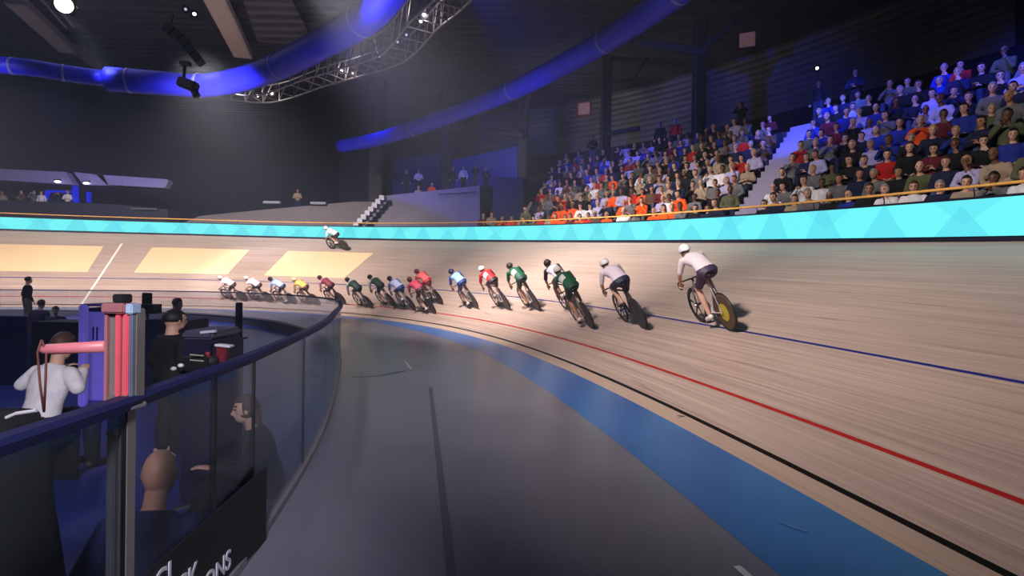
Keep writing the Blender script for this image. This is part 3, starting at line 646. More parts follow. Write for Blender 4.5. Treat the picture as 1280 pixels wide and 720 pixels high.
def shirt_mesh(P, voxel=.015, sc=1.0, g=.018, sleeve=1.0, low=-.06, collar=True, dec=1.0):
    bm = NB(); l, sh, hp = sides(P); loft(bm, torso_rings(P, g, sc, low)[0 if low < 0 else 1:], l)
    for i, s in enumerate((1, -1)):
        el, wr = V3(P['el'][i]), V3(P['wr'][i])
        if sleeve <= .5: caps(bm, sh[i], sh[i].lerp(el, .35 + sleeve), .052 * sc + g, .044 * sc + g)
        else: caps(bm, sh[i], el, .052 * sc + g, .042 * sc + g); caps(bm, el, el.lerp(wr, .95 * sleeve), .042 * sc + g, .030 * sc + g * .7)
    return remesh(bm, voxel, 5, dec)
def legs_mesh(P, voxel=.015, sc=1.0, g=.016, length=1.0, dec=1.0):
    bm = NB(); l, sh, hp = sides(P); pel, ch = V3(P['pel']), V3(P['chest']); ax = (ch - pel).normalized()
    loft(bm, [(pel - ax * .11, .12 * sc + g, .085 * sc + g), (pel, .168 * sc + g, .12 * sc + g), (pel + ax * .09, .158 * sc + g, .112 * sc + g)], l)
    back = V3(P.get('calf', (-.018, 0, 0)))
    for i in range(2):
        kn, an = V3(P['kn'][i]), V3(P['an'][i])
        if length < .5: caps(bm, hp[i], hp[i].lerp(kn, .5 + length), .088 * sc + g, .066 * sc + g)
        else: caps(bm, hp[i], kn, .088 * sc + g, .060 * sc + g); caps(bm, kn, kn.lerp(an, .35) + back, .058 * sc + g, .058 * sc + g); caps(bm, kn.lerp(an, .35) + back, an, .058 * sc + g, .042 * sc + g)
    return remesh(bm, voxel, 5, dec)
def shoes_mesh(P, i, voxel=.012):
    bm = NB()
    if True:
        an = V3(P['an'][i]); ft = V3(P['toe'][i]) if 'toe' in P else an + V3((.15, 0, -.045))
        caps(bm, an - (ft - an).normalized() * .04 + V3((0, 0, -.03)), ft, .044, .038)
    return remesh(bm, voxel, 4)
def hair_mesh(P, long=False, g=1.0):
    hd = V3(P['head']); f, ll, u = frame(P['look'], P.get('hup', (0, 0, 1))); bm = NB()
    ell(bm, hd + u * .022 - f * .012, (.106 * g, .087 * g, .116 * g), (f, ll, u), 20)
    kill = [v for v in bm.verts if ((v.co - hd).dot(f) > .045 and (v.co - hd).dot(u) < .068) or (v.co - hd).dot(u) < (-.10 if long else -.035)]
    bmesh.ops.delete(bm, geom=kill, context='VERTS')
    r = bmesh.ops.solidify(bm, geom=bm.faces[:], thickness=.012)
    if long: caps(bm, hd - f * .07 - u * .02, hd - f * .08 - u * .16, .06, .04)
    bmesh.ops.recalc_face_normals(bm, faces=bm.faces); me = bpy.data.meshes.new('hair'); bm.to_mesh(me); bm.free()
    for p in me.polygons: p.use_smooth = True
    return me
def part(name, me, m, parent):
    o = bpy.data.objects.new(name, me); C.objects.link(o); o.parent = parent
    if not me.materials: me.materials.append(None)
    o.material_slots[0].link = 'OBJECT'; o.material_slots[0].material = m
    return o
SKIN = [mat('skin_light', (205, 158, 136)), mat('skin_tan', (178, 128, 104), .5, vary=.05), mat('skin_dark', (112, 76, 60), .5, vary=.05)]
HAIR = [mat('hair_' + n, c, .6, vary=.2, scale=40) for n, c in (('black', (24, 20, 20)), ('brown', (66, 44, 34)), ('grey', (140, 136, 134)), ('blond', (170, 136, 92)))]
def cloth(n, c): return mat('cloth_' + n, c, .8, vary=.15, scale=9, spec=.2)
TOPS = {'white': (222, 216, 222), 'black': (24, 24, 28), 'navy': (30, 34, 62), 'grey': (104, 102, 106), 'orange': (232, 84, 24), 'red': (176, 34, 34), 'blue': (36, 48, 140), 'brown': (92, 66, 54), 'olive': (86, 90, 66), 'beige': (158, 138, 120), 'lilac': (168, 160, 200), 'maroon': (96, 30, 42)}
WEIGHT = {'white': 5, 'black': 10, 'navy': 7, 'grey': 7, 'orange': 3, 'red': 2, 'blue': 3, 'brown': 3, 'olive': 3, 'beige': 4, 'lilac': 4, 'maroon': 2}
PANTS = [cloth('trouser_' + n, c) for n, c in (('black', (26, 26, 30)), ('navy', (36, 42, 66)), ('jeans', (60, 74, 110)), ('grey', (86, 84, 88)))]

# crowd kinds: each pose built once, then shared
KINDS = []
for P in (P_sit('lap'), P_sit('fold', .0), P_sit('clap', .06), P_sit('chin', .14), P_sit('lap', .18)):
    P['look'] = (1, 0, -0.22)
    KINDS.append(dict(body=body_mesh(P, .014, dec=.45), shirt=shirt_mesh(P, .018, dec=.5), trousers=legs_mesh(P, .018, dec=.5), hair=hair_mesh(P), long=hair_mesh(P, True)))
STK = []
for P in (P_stand('down'), P_stand('fold'), P_stand('raise')):
    STK.append(dict(body=body_mesh(P, .014, dec=.45), shirt=shirt_mesh(P, .018, dec=.5), trousers=legs_mesh(P, .018, dec=.5), hair=hair_mesh(P), long=hair_mesh(P, True)))
def person(K, loc, rz, label, group, top, skin=None, hair=None, pants=None, long=False, sc=1.0, bald=False, name='spectator', cat='person'):
    t = thing(name, label, cat, loc, rz, group); t.scale = (sc,) * 3
    part('body', K['body'], skin or random.choice(SKIN[:2] + [SKIN[0]]), t); part('shirt', K['shirt'], cloth(top, TOPS[top]) if isinstance(top, str) else top, t)
    part('trousers', K['trousers'], pants or random.choice(PANTS), t)
    if not bald: part('hair', K['long' if long else 'hair'], hair or random.choice(HAIR[:2] + HAIR), t)
    return t
ORD = 'first second third fourth fifth sixth seventh eighth ninth tenth eleventh twelfth thirteenth fourteenth fifteenth sixteenth seventeenth eighteenth nineteenth twentieth'.split()
def ordn(i):
    if i < 20: return ORD[i]
    t, u = divmod(i + 1, 10); T = {2: 'twent', 3: 'thirt', 4: 'fort', 5: 'fift'}[t]
    return T + 'ieth' if u == 0 else T + 'y-' + ORD[u - 1]
rng = random.Random(11)
seats = []
for k in range(ROWS):
    D = 0.30 + (k + 1) * DEP + 0.06; z = Z0 + k * RISE
    for side_, lo, hi, st in (('right', AISLE - 0.68, -33.6, -1), ('left', AISLE + 0.68, -15.9, 1)):
        s = lo; n = 0
        while (s > hi if st < 0 else s < hi):
            a = stp(s, D, z)
            b = stp(s + st * .1, D, z); s_step = .505 / ((b - a).length / .1)
            if rng.random() > (0.08 if k < 7 else .25):
                d = (a + V3((0, 0, .8))) - EYEV; px = 640 + F_PX * (d.dot(_Rt)) / d.dot(_F)
                if px < 1300 and px > 640: seats.append([a, s, k, side_, n])
            n += 1; s += st * s_step * rng.uniform(.97, 1.06)
seats.sort(key=lambda q: (q[0] - EYEV).length)
print('SEATS', len(seats))
names = list(WEIGHT); wts = [WEIGHT[n] for n in names]
FRONT = {'right': {0: 'black', 1: 'navy', 2: 'beige', 3: 'grey', 4: 'black', 5: 'blue', 6: 'black', 7: 'white', 8: 'white', 9: 'navy', 10: 'beige'}}
def seat_person(q, where=None):
    a, s, k, side_, n = q; top = rng.choices(names, wts)[0]
    if k == 0 and side_ in FRONT and n in FRONT[side_]: top = FRONT[side_][n]
    if k >= 5 and top in ('orange', 'white', 'beige'): top = rng.choice(['navy', 'black', 'blue', 'lilac', 'navy'])  # dim blue light on the upper rows put into darker, bluer clothes
    if k <= 1 and side_ == 'left' and rng.random() < .28: top = 'orange'
    K = rng.choice(KINDS); sd = -sdir(s); ang = math.atan2(sd.y, sd.x) + rng.uniform(-.3, .3)
    hr = rng.choice(HAIR[:2] + HAIR); sk = rng.choice([SKIN[0], SKIN[0], SKIN[1], SKIN[0], SKIN[2]]); pt = rng.choice(PANTS); lg = rng.random() < .25; bald = rng.random() < .12
    return a, ang, K, top, hr, sk, pt, lg, bald
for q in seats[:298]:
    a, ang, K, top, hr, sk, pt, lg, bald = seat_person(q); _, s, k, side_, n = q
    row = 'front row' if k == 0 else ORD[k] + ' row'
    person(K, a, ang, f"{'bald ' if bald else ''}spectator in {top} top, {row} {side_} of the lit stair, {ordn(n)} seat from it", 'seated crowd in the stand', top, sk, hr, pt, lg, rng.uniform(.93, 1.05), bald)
# everyone farther away: one mass of people
if len(seats) > 298:
    cm = {n: i for i, n in enumerate(names)}; mats = [cloth(n, TOPS[n]) for n in names] + [SKIN[0], SKIN[1], SKIN[2]] + HAIR + PANTS
    bmc = NB()
    tmp = {}
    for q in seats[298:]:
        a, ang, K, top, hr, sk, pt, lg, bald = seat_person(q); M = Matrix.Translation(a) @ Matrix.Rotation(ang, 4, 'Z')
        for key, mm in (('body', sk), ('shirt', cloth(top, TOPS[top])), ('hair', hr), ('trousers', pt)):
            me = K[key]; c = tmp.get(me.name)
            if c is None:
                o = bpy.data.objects.new('t', me); C.objects.link(o); dm = o.modifiers.new('d', 'DECIMATE'); dm.ratio = .22; dg = bpy.context.evaluated_depsgraph_get(); dg.update()
                c = bpy.data.meshes.new_from_object(o.evaluated_get(dg)); bpy.data.objects.remove(o); tmp[me.name] = c
            n0 = len(bmc.faces); v0 = len(bmc.verts); bmc.from_mesh(c); bmc.verts.ensure_lookup_table(); bmc.faces.ensure_lookup_table()
            bmesh.ops.transform(bmc, matrix=M, verts=bmc.verts[v0:])
            for f in bmc.faces[n0:]: f.material_index = mats.index(mm); f.smooth = True
    me = bpy.data.meshes.new('crowd'); bmc.to_mesh(me); bmc.free()
    for mm in mats: me.materials.append(mm)
    o = link('crowd', me); tag(o, 'farther rows of seated spectators high and left in the stand', 'crowd', kind='stuff')
# people standing behind the top row and on the raised platform
for i, (s, top, K, lab) in enumerate(((-25.4, 'black', STK[0], 'steward in black standing at the top of the lit stair'), (-26.4, 'navy', STK[1], 'person in navy standing right of the steward at the stair top'), (-23.0, 'black', STK[2], 'person in black standing behind the top row left of the lit stair'),
       (-20.6, 'red', STK[0], 'person in red standing behind the middle of the top row'), (-20.0, 'black', STK[0], 'person in black beside the one in red above the crowd'), (-17.2, 'black', STK[1], 'person in black standing at the upper left corner of the stand'))):
    D = 0.30 + (ROWS + .9) * DEP; p = stp(s, D, Z0 + ROWS * RISE); sd = -sdir(s); person(K, p, math.atan2(sd.y, sd.x), lab, 'standing people behind the top row', top, sc=1.02)
c = stp(-25.4, .3 + (ROWS + .5) * DEP, Z0 + ROWS * RISE + 2.15); add_lamp(c, (c * .5), 'small bright white lamp above the head of the lit stair', True)
for i, (px, py, top, K, lab) in enumerate(((508, 240, 'navy', 0, 'leftmost person standing on the raised platform, in navy'), (523, 239, 'lilac', 1, 'person in lilac standing on the left of the raised platform'), (566, 236, 'black', 0, 'person in black standing by the dark column on the platform'),
        (579, 235, 'white', 0, 'person in white glowing blue in the middle of the platform'), (594, 234, 'black', 2, 'person in black standing near the right end of the platform'), (607, 236, 'navy', 1, 'rightmost person in navy at the platform end'),
        (540, 246, 'orange', 1, 'person in orange behind the platform wall, right of the one in pink'), (523, 250, 'beige', 0, 'person in beige low behind the platform wall'))):
    Y = Yp + 2.6 if i < 6 else Yp + 1.6
    p = at(px, py, Y); person(STK[K], (p.x, p.y, p.z - .25 if i < 6 else p.z - .8), R(-90) + .15 * (i % 3), lab, 'people on the raised platform', top)
tag(obj('platform_deck', bx(NB(), at(545, 246, Yp + 2.2) + V3((0, 0, -1.0)), (7.5, 2.6, .12)), STEEL), 'dark deck of the raised platform under the standing people', 'platform deck')
for i, (px, py, top, lab) in enumerate(((3, 247, 'beige', 'leftmost person in the far left gallery, in beige'), (27, 246, 'brown', 'person in brown in the far left gallery'), (43, 247, 'grey', 'person in grey in the far left gallery'), (52, 247, 'white', 'person in white and black next to the grey one in the gallery'), (85, 246, 'white', 'person in a bright white shirt by the blue gallery post'), (73, 248, 'navy', 'person in navy left of the bright white shirt in the gallery'))):
    p = at(px, py, 37.6); person(STK[i % 3], (p.x, p.y, p.z - 1.28), R(-80), lab, 'people in the far left gallery', top)
for i, (px, py, top, lab) in enumerate(((372, 246, 'beige', 'lone person in beige behind the dim low wall'),)):
    p = at(px, py, 37.8); person(STK[1], (p.x, p.y, p.z - 1.2), R(-80), lab, None, top)
for i, (px, py, top, lab) in enumerate(((614, 270, 'beige', 'person in beige right of the platform, above the LED board'), (604, 272, 'maroon', 'person in maroon in the gap beside the platform wall'), (627, 276, 'orange', 'left of three people in orange before the dark blue booth'), (638, 276, 'orange', 'middle of three people in orange before the dark blue booth'), (650, 275, 'orange', 'right of three people in orange before the dark blue booth'))):
    p = at(px, py, 28.5); person(KINDS[i % 5], (p.x, p.y, p.z - 1.13), R(-75), lab, 'people beside the platform', top)

# ------------------------------------------------------------------ track bicycles and riders
RW = 0.335
def P_ride(left_down=True, high=0.0):
    dn = dict(kn=(.53, .10, .70), an=(.36, .105, .25), toe=(.50, .105, .175)); up = dict(kn=(.62, .12, .90), an=(.35, .105, .57), toe=(.49, .105, .515))
    a, b = (dn, up) if left_down else (up, dn)
    f = lambda q: (q[0], -q[1], q[2])
    return dict(pel=(.20, 0, 1.03), chest=(.60, 0, 1.235 + high), neck=(.73, 0, 1.285 + high), head=(.85, 0, 1.36 + high), look=(1, 0, -.12), bow=(0, 0, .055),
                kn=(a['kn'], f(b['kn'])), an=(a['an'], f(b['an'])), toe=(a['toe'], f(b['toe'])), el=((.72, .26, 1.02), (.72, -.26, 1.02)), wr=((.92, .21, .825), (.92, -.21, .825)))
def helmet_mesh(P):
    hd = V3(P['head']); f, ll, u = frame(P['look']); bm = NB(); ell(bm, hd + u * .026 - f * .03, (.152, .096, .108), (f, ll, u), 24)
    for v in bm.verts:
        q = v.co - hd; z = q.dot(u); x = q.dot(f); lim = .012 + (.02 if x > .04 else -.02 if x > -.06 else 0)
        if z < lim: v.co += u * (lim - z)
    bmesh.ops.recalc_face_normals(bm, faces=bm.faces); me = bpy.data.meshes.new('helmet'); bm.to_mesh(me); bm.free()
    for p in me.polygons: p.use_smooth = True
    return me
def visor_mesh(P):
    hd = V3(P['head']); f, ll, u = frame(P['look']); bm = NB(); ell(bm, hd + u * .006 + f * .004, (.112, .091, .040), (f, ll, u), 20); me = bpy.data.meshes.new('visor'); bmesh.ops.recalc_face_normals(bm, faces=bm.faces); bm.to_mesh(me); bm.free()
    for p in me.polygons: p.use_smooth = True
    return me
def patch_mesh(src, test, lift):
    bm = NB(); bm.from_mesh(src); bmesh.ops.delete(bm, geom=[f for f in bm.faces if not test(f.calc_center_median())], context='FACES')
    for v in bm.verts: v.co += v.normal * lift
    bmesh.ops.solidify(bm, geom=bm.faces[:], thickness=.003); me = bpy.data.meshes.new('patch'); bm.to_mesh(me); bm.free(); return me
RIDE = []
for ld in (True, False):
    P = P_ride(ld); sh = shirt_mesh(P, .013, .96, .010, .5, -.02)
    for p in sh.polygons:
        c = p.center
        if c.x > .58 or c.z < 1.07 and c.x > .5: p.material_index = 1
    RIDE.append(dict(body=body_mesh(P, .0115, .95, .55, True), jersey=sh, shorts=legs_mesh(P, .013, .96, .010, .25), shoes=[shoes_mesh(P, 0, .011), shoes_mesh(P, 1, .011)], helmet=helmet_mesh(P), visor=visor_mesh(P),
                     number=patch_mesh(sh, lambda c: .30 < c.x < .47 and .015 < c.y and c.z > 1.13, .004)))
def mesh_of(bm, smooth=True):
    bmesh.ops.recalc_face_normals(bm, faces=bm.faces); me = bpy.data.meshes.new('m'); bm.to_mesh(me); bm.free()
    for p in me.polygons: p.use_smooth = smooth
    return me
AX = Matrix.Rotation(R(90), 4, 'X')
def wheel_meshes():
    T = NB()
    pts = [(math.cos(a) * (RW - .012), 0, math.sin(a) * (RW - .012)) for a in np.linspace(0, 2 * math.pi, 49)[:-1]]
    tube(T, pts, .012, 8, True)
    rim = NB(); lathe_pts = [(RW - .085, -.005), (RW - .060, -.011), (RW - .022, -.010), (RW - .022, .010), (RW - .060, .011), (RW - .085, .005)]
    rings = [[rim.verts.new(AX @ V3((r * math.cos(2 * math.pi * k / 48), r * math.sin(2 * math.pi * k / 48), z))) for k in range(48)] for r, z in lathe_pts]
    for i in range(6):
        A, B = rings[i], rings[(i + 1) % 6]
        for k in range(48): rim.faces.new((A[k], A[(k + 1) % 48], B[(k + 1) % 48], B[k]))
    sp = NB()
    for k in range(5):
        a = 2 * math.pi * k / 5 + .3; d = V3((math.cos(a), 0, math.sin(a))); q = V3((-d.z, 0, d.x)); bm2 = []
        for t, wd, th in ((.02, .030, .014), (.12, .020, .010), (.22, .022, .010), (RW - .07, .036, .010)):
            c = d * t; bm2.append([sp.verts.new(c + q * (wd * x) + V3((0, th * y, 0))) for x, y in ((1, 0), (0, 1), (-1, 0), (0, -1))])
        for A, B in zip(bm2, bm2[1:]):
            for j in range(4): sp.faces.new((A[j], A[(j + 1) % 4], B[(j + 1) % 4], B[j]))
        sp.faces.new(bm2[0]); sp.faces.new(bm2[-1][::-1])
    hub = NB(); lathe(hub, [(.012, -.055), (.024, -.05), (.024, .05), (.012, .055)], AX, 16)
    disc = NB(); lathe(disc, [(RW - .022, -.010), (RW - .06, -.013), (.15, -.019), (.05, -.024), (.001, -.026)], AX, 48); lathe(disc, [(.001, .026), (.05, .024), (.15, .019), (RW - .06, .013), (RW - .022, .010)], AX, 48)
    dd = mesh_of(disc)
    for p in dd.polygons:
        r = math.hypot(p.center.x, p.center.z)
        if r < .15: p.material_index = 1
    return mesh_of(T), mesh_of(rim), mesh_of(sp), mesh_of(hub), dd
TYRE, RIM, SPK, HUB, DISC = wheel_meshes()
def bike_meshes():
    f = NB(); bb, ra = V3((.41, 0, .28)), V3((0, 0, RW)); st = V3((.225, 0, .86)); ht, hb = V3((.855, 0, .81)), V3((.885, 0, .69))
    caps(f, bb, st, .022, .019); caps(f, V3((.235, 0, .81)), ht - V3((.01, 0, .03)), .019, .021); caps(f, bb, hb, .030, .026); caps(f, ht, hb, .024, .026)
    caps(f, bb - V3((0, .045, 0)), bb + V3((0, .045, 0)), .030, .030)
    for s in (1, -1): caps(f, bb + V3((-.02, .03 * s, 0)), ra + V3((0, .055 * s, 0)), .013, .009, 8); caps(f, V3((.24, .015 * s, .76)), ra + V3((0, .055 * s, 0)), .010, .008, 8)
    frame_ = remesh(f, .009, 3)
    k = NB()
    for s in (1, -1): caps(k, hb + V3((.005, .03 * s, 0)), V3((.99, .05 * s, RW)), .017, .009, 8)
    caps(k, hb + V3((.003, -.035, 0)), hb + V3((.003, .035, 0)), .022, .022, 8)
    h = NB(); caps(h, ht + V3((0, 0, .02)), V3((.93, 0, .845)), .018, .016, 8); 
    for s in (1, -1): tube(h, spline([(.93, 0, .845), (.935, .12 * s, .845), (.955, .185 * s, .84), (1.03, .20 * s, .825), (1.055, .205 * s, .77), (1.0, .21 * s, .715), (.91, .215 * s, .715)], 4), .0135, 8)
    sd = NB(); loft(sd, [((.06, 0, .975), .062, .014), ((.12, 0, .985), .068, .018), ((.20, 0, .98), .035, .018), ((.31, 0, .975), .018, .012)], (0, 1, 0), 12)
    po = NB(); caps(po, st - V3((-.01, 0, .06)), V3((.19, 0, .965)), .014, .013, 8)
    cr = NB(); lathe(cr, [(.02, -.003), (.095, -.003), (.095, .003), (.02, .003)], Matrix.Translation((.41, -.055, .28)) @ AX, 32)
    ch = NB(); tube(ch, [(.41, -.055, .375), (0, -.055, .375), (0, -.055, .295), (.41, -.055, .185)], .005, 6, False)
    out = dict(frame=frame_, fork=mesh_of(k), handlebar=mesh_of(h), saddle=mesh_of(sd), seatpost=mesh_of(po), chainring=mesh_of(cr), chain=mesh_of(ch))
    for key, sg in (('L', 1), ('R', -1)):
        for ph, pz in (('d', -.15), ('u', .15)):
            a = NB(); y = .07 * sg; caps(a, (.41, y, .28), (.41 + .06, y, .28 + pz), .014, .011, 8); b = NB(); bx(b, (.47, y + .035 * sg, .28 + pz - .01), (.09, .06, .016)); out['crank' + key + ph] = mesh_of(a); out['pedal' + key + ph] = mesh_of(b, False)
    return out
BK = bike_meshes()
BLACKP = mat('carbon_black', (20, 20, 24), .35); TYREM = mat('tyre', (28, 26, 26), .7); SILV = mat('alloy', (190, 188, 190), .3, .7)
def place(o, s, w):
    p = tp(s, w); q = tp(s + .99, w); h = Matrix.Rotation(R(-8), 3, tnorm(s)) @ (q - p).normalized(); n = tf(s)[2]; b = tf(s)[3]; phi = b * .9 + (R(2) if s < -30 else R(6))
    up = V3((0, 0, 1)) * math.cos(phi) - n * math.sin(phi); y = up.cross(h).normalized(); up = h.cross(y)
    o.matrix_world = Matrix(((h.x, y.x, up.x, p.x), (h.y, y.y, up.y, p.y), (h.z, y.z, up.z, p.z + .004), (0, 0, 0, 1)))
def cyc(name, c): return mat('kit_' + name, c, .55, vary=.06, scale=12)
RID = [  # s, w, words, helmet, jersey, shoulders, shorts, skin, number?, frame colour, disc colours
    (-30.1, 2.40, 'white jersey and dark purple shorts, nearest the camera', (236, 232, 236), (222, 208, 214), (222, 208, 214), (62, 48, 74), 0, 0, (190, 180, 180), (74, 58, 44), (176, 156, 48)),
    (-28.2, 1.90, 'white jersey and navy shorts, second nearest the camera', (236, 232, 236), (224, 208, 222), (224, 208, 222), (36, 38, 60), 0, 0, (60, 56, 66), (40, 38, 44), (44, 42, 48)),
    (-26.7, 1.50, 'green kit with white helmet', (232, 222, 216), (30, 92, 66), (96, 92, 70), (26, 66, 52), 1, 1, (150, 140, 132), (44, 34, 38), (48, 38, 42)),
    (-25.2, 2.00, 'dark navy and white jersey beside the green rider in a white helmet', (44, 30, 34), (210, 206, 224), (40, 32, 48), (34, 28, 42), 1, 0, (60, 50, 54), (40, 34, 38), (44, 38, 42)),
    (-23.2, 1.85, 'green kit with dark helmet, riding alone behind the red kit', (56, 40, 40), (28, 96, 68), (36, 84, 64), (26, 62, 50), 1, 1, (214, 206, 200), (46, 38, 40), (50, 42, 44)),
    (-21.7, 1.65, 'red jersey, white helmet and black shorts', (236, 226, 226), (186, 40, 46), (176, 32, 40), (48, 26, 32), 0, 1, (220, 214, 212), (54, 44, 44), (60, 50, 50)),
    (-19.9, 1.45, 'light blue and royal blue kit', (36, 38, 70), (140, 180, 226), (44, 62, 140), (32, 50, 120), 0, 0, (200, 196, 200), (64, 58, 52), (70, 64, 58)),
    (-17.4, 1.45, 'red kit riding on the outside of the pink one', (92, 20, 34), (206, 92, 96), (170, 38, 56), (150, 28, 46), 0, 0, (196, 170, 172), (52, 40, 42), (60, 46, 48)),
    (-17.9, 0.80, 'pink red kit with maroon helmet on the inside', (84, 26, 40), (190, 66, 92), (150, 40, 62), (70, 26, 40), 0, 0, (60, 44, 50), (50, 40, 44), (56, 46, 50)),
    (-16.3, 0.85, 'pale blue jersey and blue shorts, behind the two in red', (26, 24, 40), (186, 190, 226), (78, 96, 160), (40, 50, 120), 0, 0, (200, 190, 196), (54, 40, 46), (60, 46, 52)),
    (-14.7, 0.95, 'dark green kit and black helmet, followed by the pale blue rider', (30, 24, 28), (54, 70, 62), (190, 190, 180), (38, 50, 46), 0, 0, (210, 200, 196), (54, 40, 42), (60, 46, 48)),
    (-13.4, 0.70, 'dark green kit, first outside the curved end of the glass rail', (44, 22, 28), (50, 72, 66), (186, 190, 186), (36, 52, 48), 0, 0, (206, 200, 196), (48, 34, 38), (54, 40, 44)),
    (-11.3, 0.85, 'dark red jersey above the end of the glass rail', (64, 22, 36), (124, 40, 60), (200, 140, 160), (66, 24, 36), 0, 0, (60, 40, 46), (48, 36, 40), (54, 42, 46)),
    (-9.8, 0.65, 'yellow jersey and cream helmet', (230, 200, 150), (216, 176, 96), (200, 160, 90), (72, 44, 30), 0, 0, (150, 130, 110), (56, 44, 44), (62, 50, 50)),
    (-8.3, 0.65, 'light blue jersey and black helmet', (28, 24, 34), (160, 178, 212), (120, 146, 190), (34, 38, 66), 0, 0, (150, 150, 160), (56, 48, 48), (62, 54, 54)),
    (-6.8, 0.70, 'white jersey and pale pink helmet, second from the front of the bunch', (240, 206, 196), (232, 214, 220), (236, 200, 200), (52, 30, 36), 0, 0, (150, 140, 140), (56, 48, 48), (62, 54, 54)),
    (-5.3, 0.70, 'white pink jersey at the very front of the bunch', (240, 206, 200), (238, 222, 222), (240, 206, 206), (60, 36, 40), 0, 0, (150, 140, 140), (60, 50, 50), (66, 56, 56)),
    (-7.8, 5.75, 'white jersey riding alone high on the banking', (230, 226, 232), (226, 222, 232), (224, 220, 230), (40, 30, 36), 0, 0, (80, 70, 70), (44, 36, 38), (50, 42, 44))]
for i, (s, wv, txt, hc, jc, sc_, shc, sk, num, fc, dc, dc2) in enumerate(RID):
    K = RIDE[i % 2]; ld = i % 2 == 0
    r = bpy.data.objects.new('cyclist', None); C.objects.link(r); tag(r, f"cyclist in {txt}", 'person', 'cyclists on the track'); place(r, s, wv)
    part('body', K['body'], SKIN[sk], r); j = part('jersey', K['jersey'], cyc(f'jersey_{i}', jc), r)
    if len(K['jersey'].materials) < 2: K['jersey'].materials.append(None)
    j.material_slots[1].link = 'OBJECT'; j.material_slots[1].material = cyc(f'shoulder_{i}', sc_)
    part('shorts', K['shorts'], cyc(f'shorts_{i}', shc), r); [part('shoe', q_, cyc('shoes_white' if i % 3 != 1 else 'shoes_dark', (226, 220, 222) if i % 3 != 1 else (40, 36, 40)), r) for q_ in K['shoes']]
    h = part('helmet', K['helmet'], cyc(f'helmet_{i}', hc), r); part('visor', K['visor'], mat('visor_dark', (24, 16, 24), .25), h)
    if num: part('race_number', K['number'], cyc('number_white', (226, 222, 220)), r)
    b = bpy.data.objects.new('track_bicycle', None); C.objects.link(b); place(b, s, wv)
    tag(b, 'track bicycle of the cyclist in ' + ' '.join(txt.split()[:10]), 'bicycle', 'track bicycles')
    FM = cyc(f'frame_{i}', fc)
    part('frame', BK['frame'], FM, b); part('fork', BK['fork'], FM, b); part('handlebar', BK['handlebar'], BLACKP, b); sa = part('saddle', BK['saddle'], BLACKP, b); part('seatpost', BK['seatpost'], BLACKP, sa)
    cr = part('chainring', BK['chainring'], SILV, b); part('chain', BK['chain'], BLACKP, b)
    for key in ('L' + ('d' if ld else 'u'), 'R' + ('u' if ld else 'd')): c = part('crank', BK['crank' + key], BLACKP, b); part('pedal', BK['pedal' + key], BLACKP, c)
    fw = bpy.data.objects.new('front_wheel', RIM); C.objects.link(fw); fw.parent = b; fw.location = (.99, 0, RW)
    if not RIM.materials: RIM.materials.append(None)
    fw.material_slots[0].link = 'OBJECT'; fw.material_slots[0].material = BLACKP
    part('tyre', TYRE, TYREM, fw); part('spokes', SPK, BLACKP, fw); part('hub', HUB, SILV, fw)
    if len(DISC.materials) < 2: DISC.materials.append(None); DISC.materials.append(None)
    rw = bpy.data.objects.new('rear_wheel', DISC); C.objects.link(rw); rw.parent = b; rw.location = (0, 0, RW)
    rw.material_slots[0].link = 'OBJECT'; rw.material_slots[0].material = cyc(f'disc_{i}', dc); rw.material_slots[1].link = 'OBJECT'; rw.material_slots[1].material = cyc(f'disc_inner_{i}', dc2)
    part('tyre', TYRE, TYREM, rw)

# ------------------------------------------------------------------ glass barrier
def bar_pts():
    d = [0.0]
    for a, b in zip(BARS, BARS[1:]): d.append(d[-1] + math.hypot(b.x - a.x, b.y - a.y))
    return d
BD = bar_pts()
def bat(t):
    return V3([float(np.interp(t, BD, [p[i] for p in BARS])) for i in range(3)])
gb = thing('glass_barrier', 'curved frameless glass barrier with dark blue rail around the infield', 'barrier', (-1.4, 2, 0)); inv = Matrix.Translation((1.4, -2, 0))
def gpart(name, bm, m, sm=False, parent=gb):
    o = obj(name, bm, m, parent, sm); o.matrix_parent_inverse = inv; return o
tY = lambda Y: float(np.interp(Y, [p.y for p in BARS[:60]], BD[:60]))
J = [tY(-1.6), tY(0.2), tY(1.9), tY(2.60), tY(3.12), tY(4.44)]
while J[-1] < BD[-1] - 12: J.append(J[-1] + 1.55)
for a, b in zip(J, J[1:]):
    bm = NB(); n = 4 if b > tY(4.5) else 2; A = []
    for i in range(n + 1):
        p = bat(a + .008 + (b - a - .016) * i / n); q = bat(a + .008 + (b - a - .016) * i / n + .05); t = V3((q.x - p.x, q.y - p.y, 0)).normalized(); nn = V3((t.y, -t.x, 0)) * .006
        A.append([bm.verts.new((p.x + sx * nn.x, p.y + sx * nn.y, z)) for sx, z in ((1, .05), (1, p.z - .02), (-1, p.z - .02), (-1, .05))])
    for u, v in zip(A, A[1:]):
        for k in range(4): bm.faces.new((u[k], u[(k + 1) % 4], v[(k + 1) % 4], v[k]))
    bm.faces.new(A[0]); bm.faces.new(A[-1][::-1])
    gpart('glass_panel', bm, GLASS)
    if b > tY(4.6): continue
    p = bat(b); bm = NB(); bx(bm, (p.x, p.y, p.z / 2), (.014, .014, p.z - .06)); gpart('joint_seal', bm, mat('seal_black', (14, 14, 20), .6))
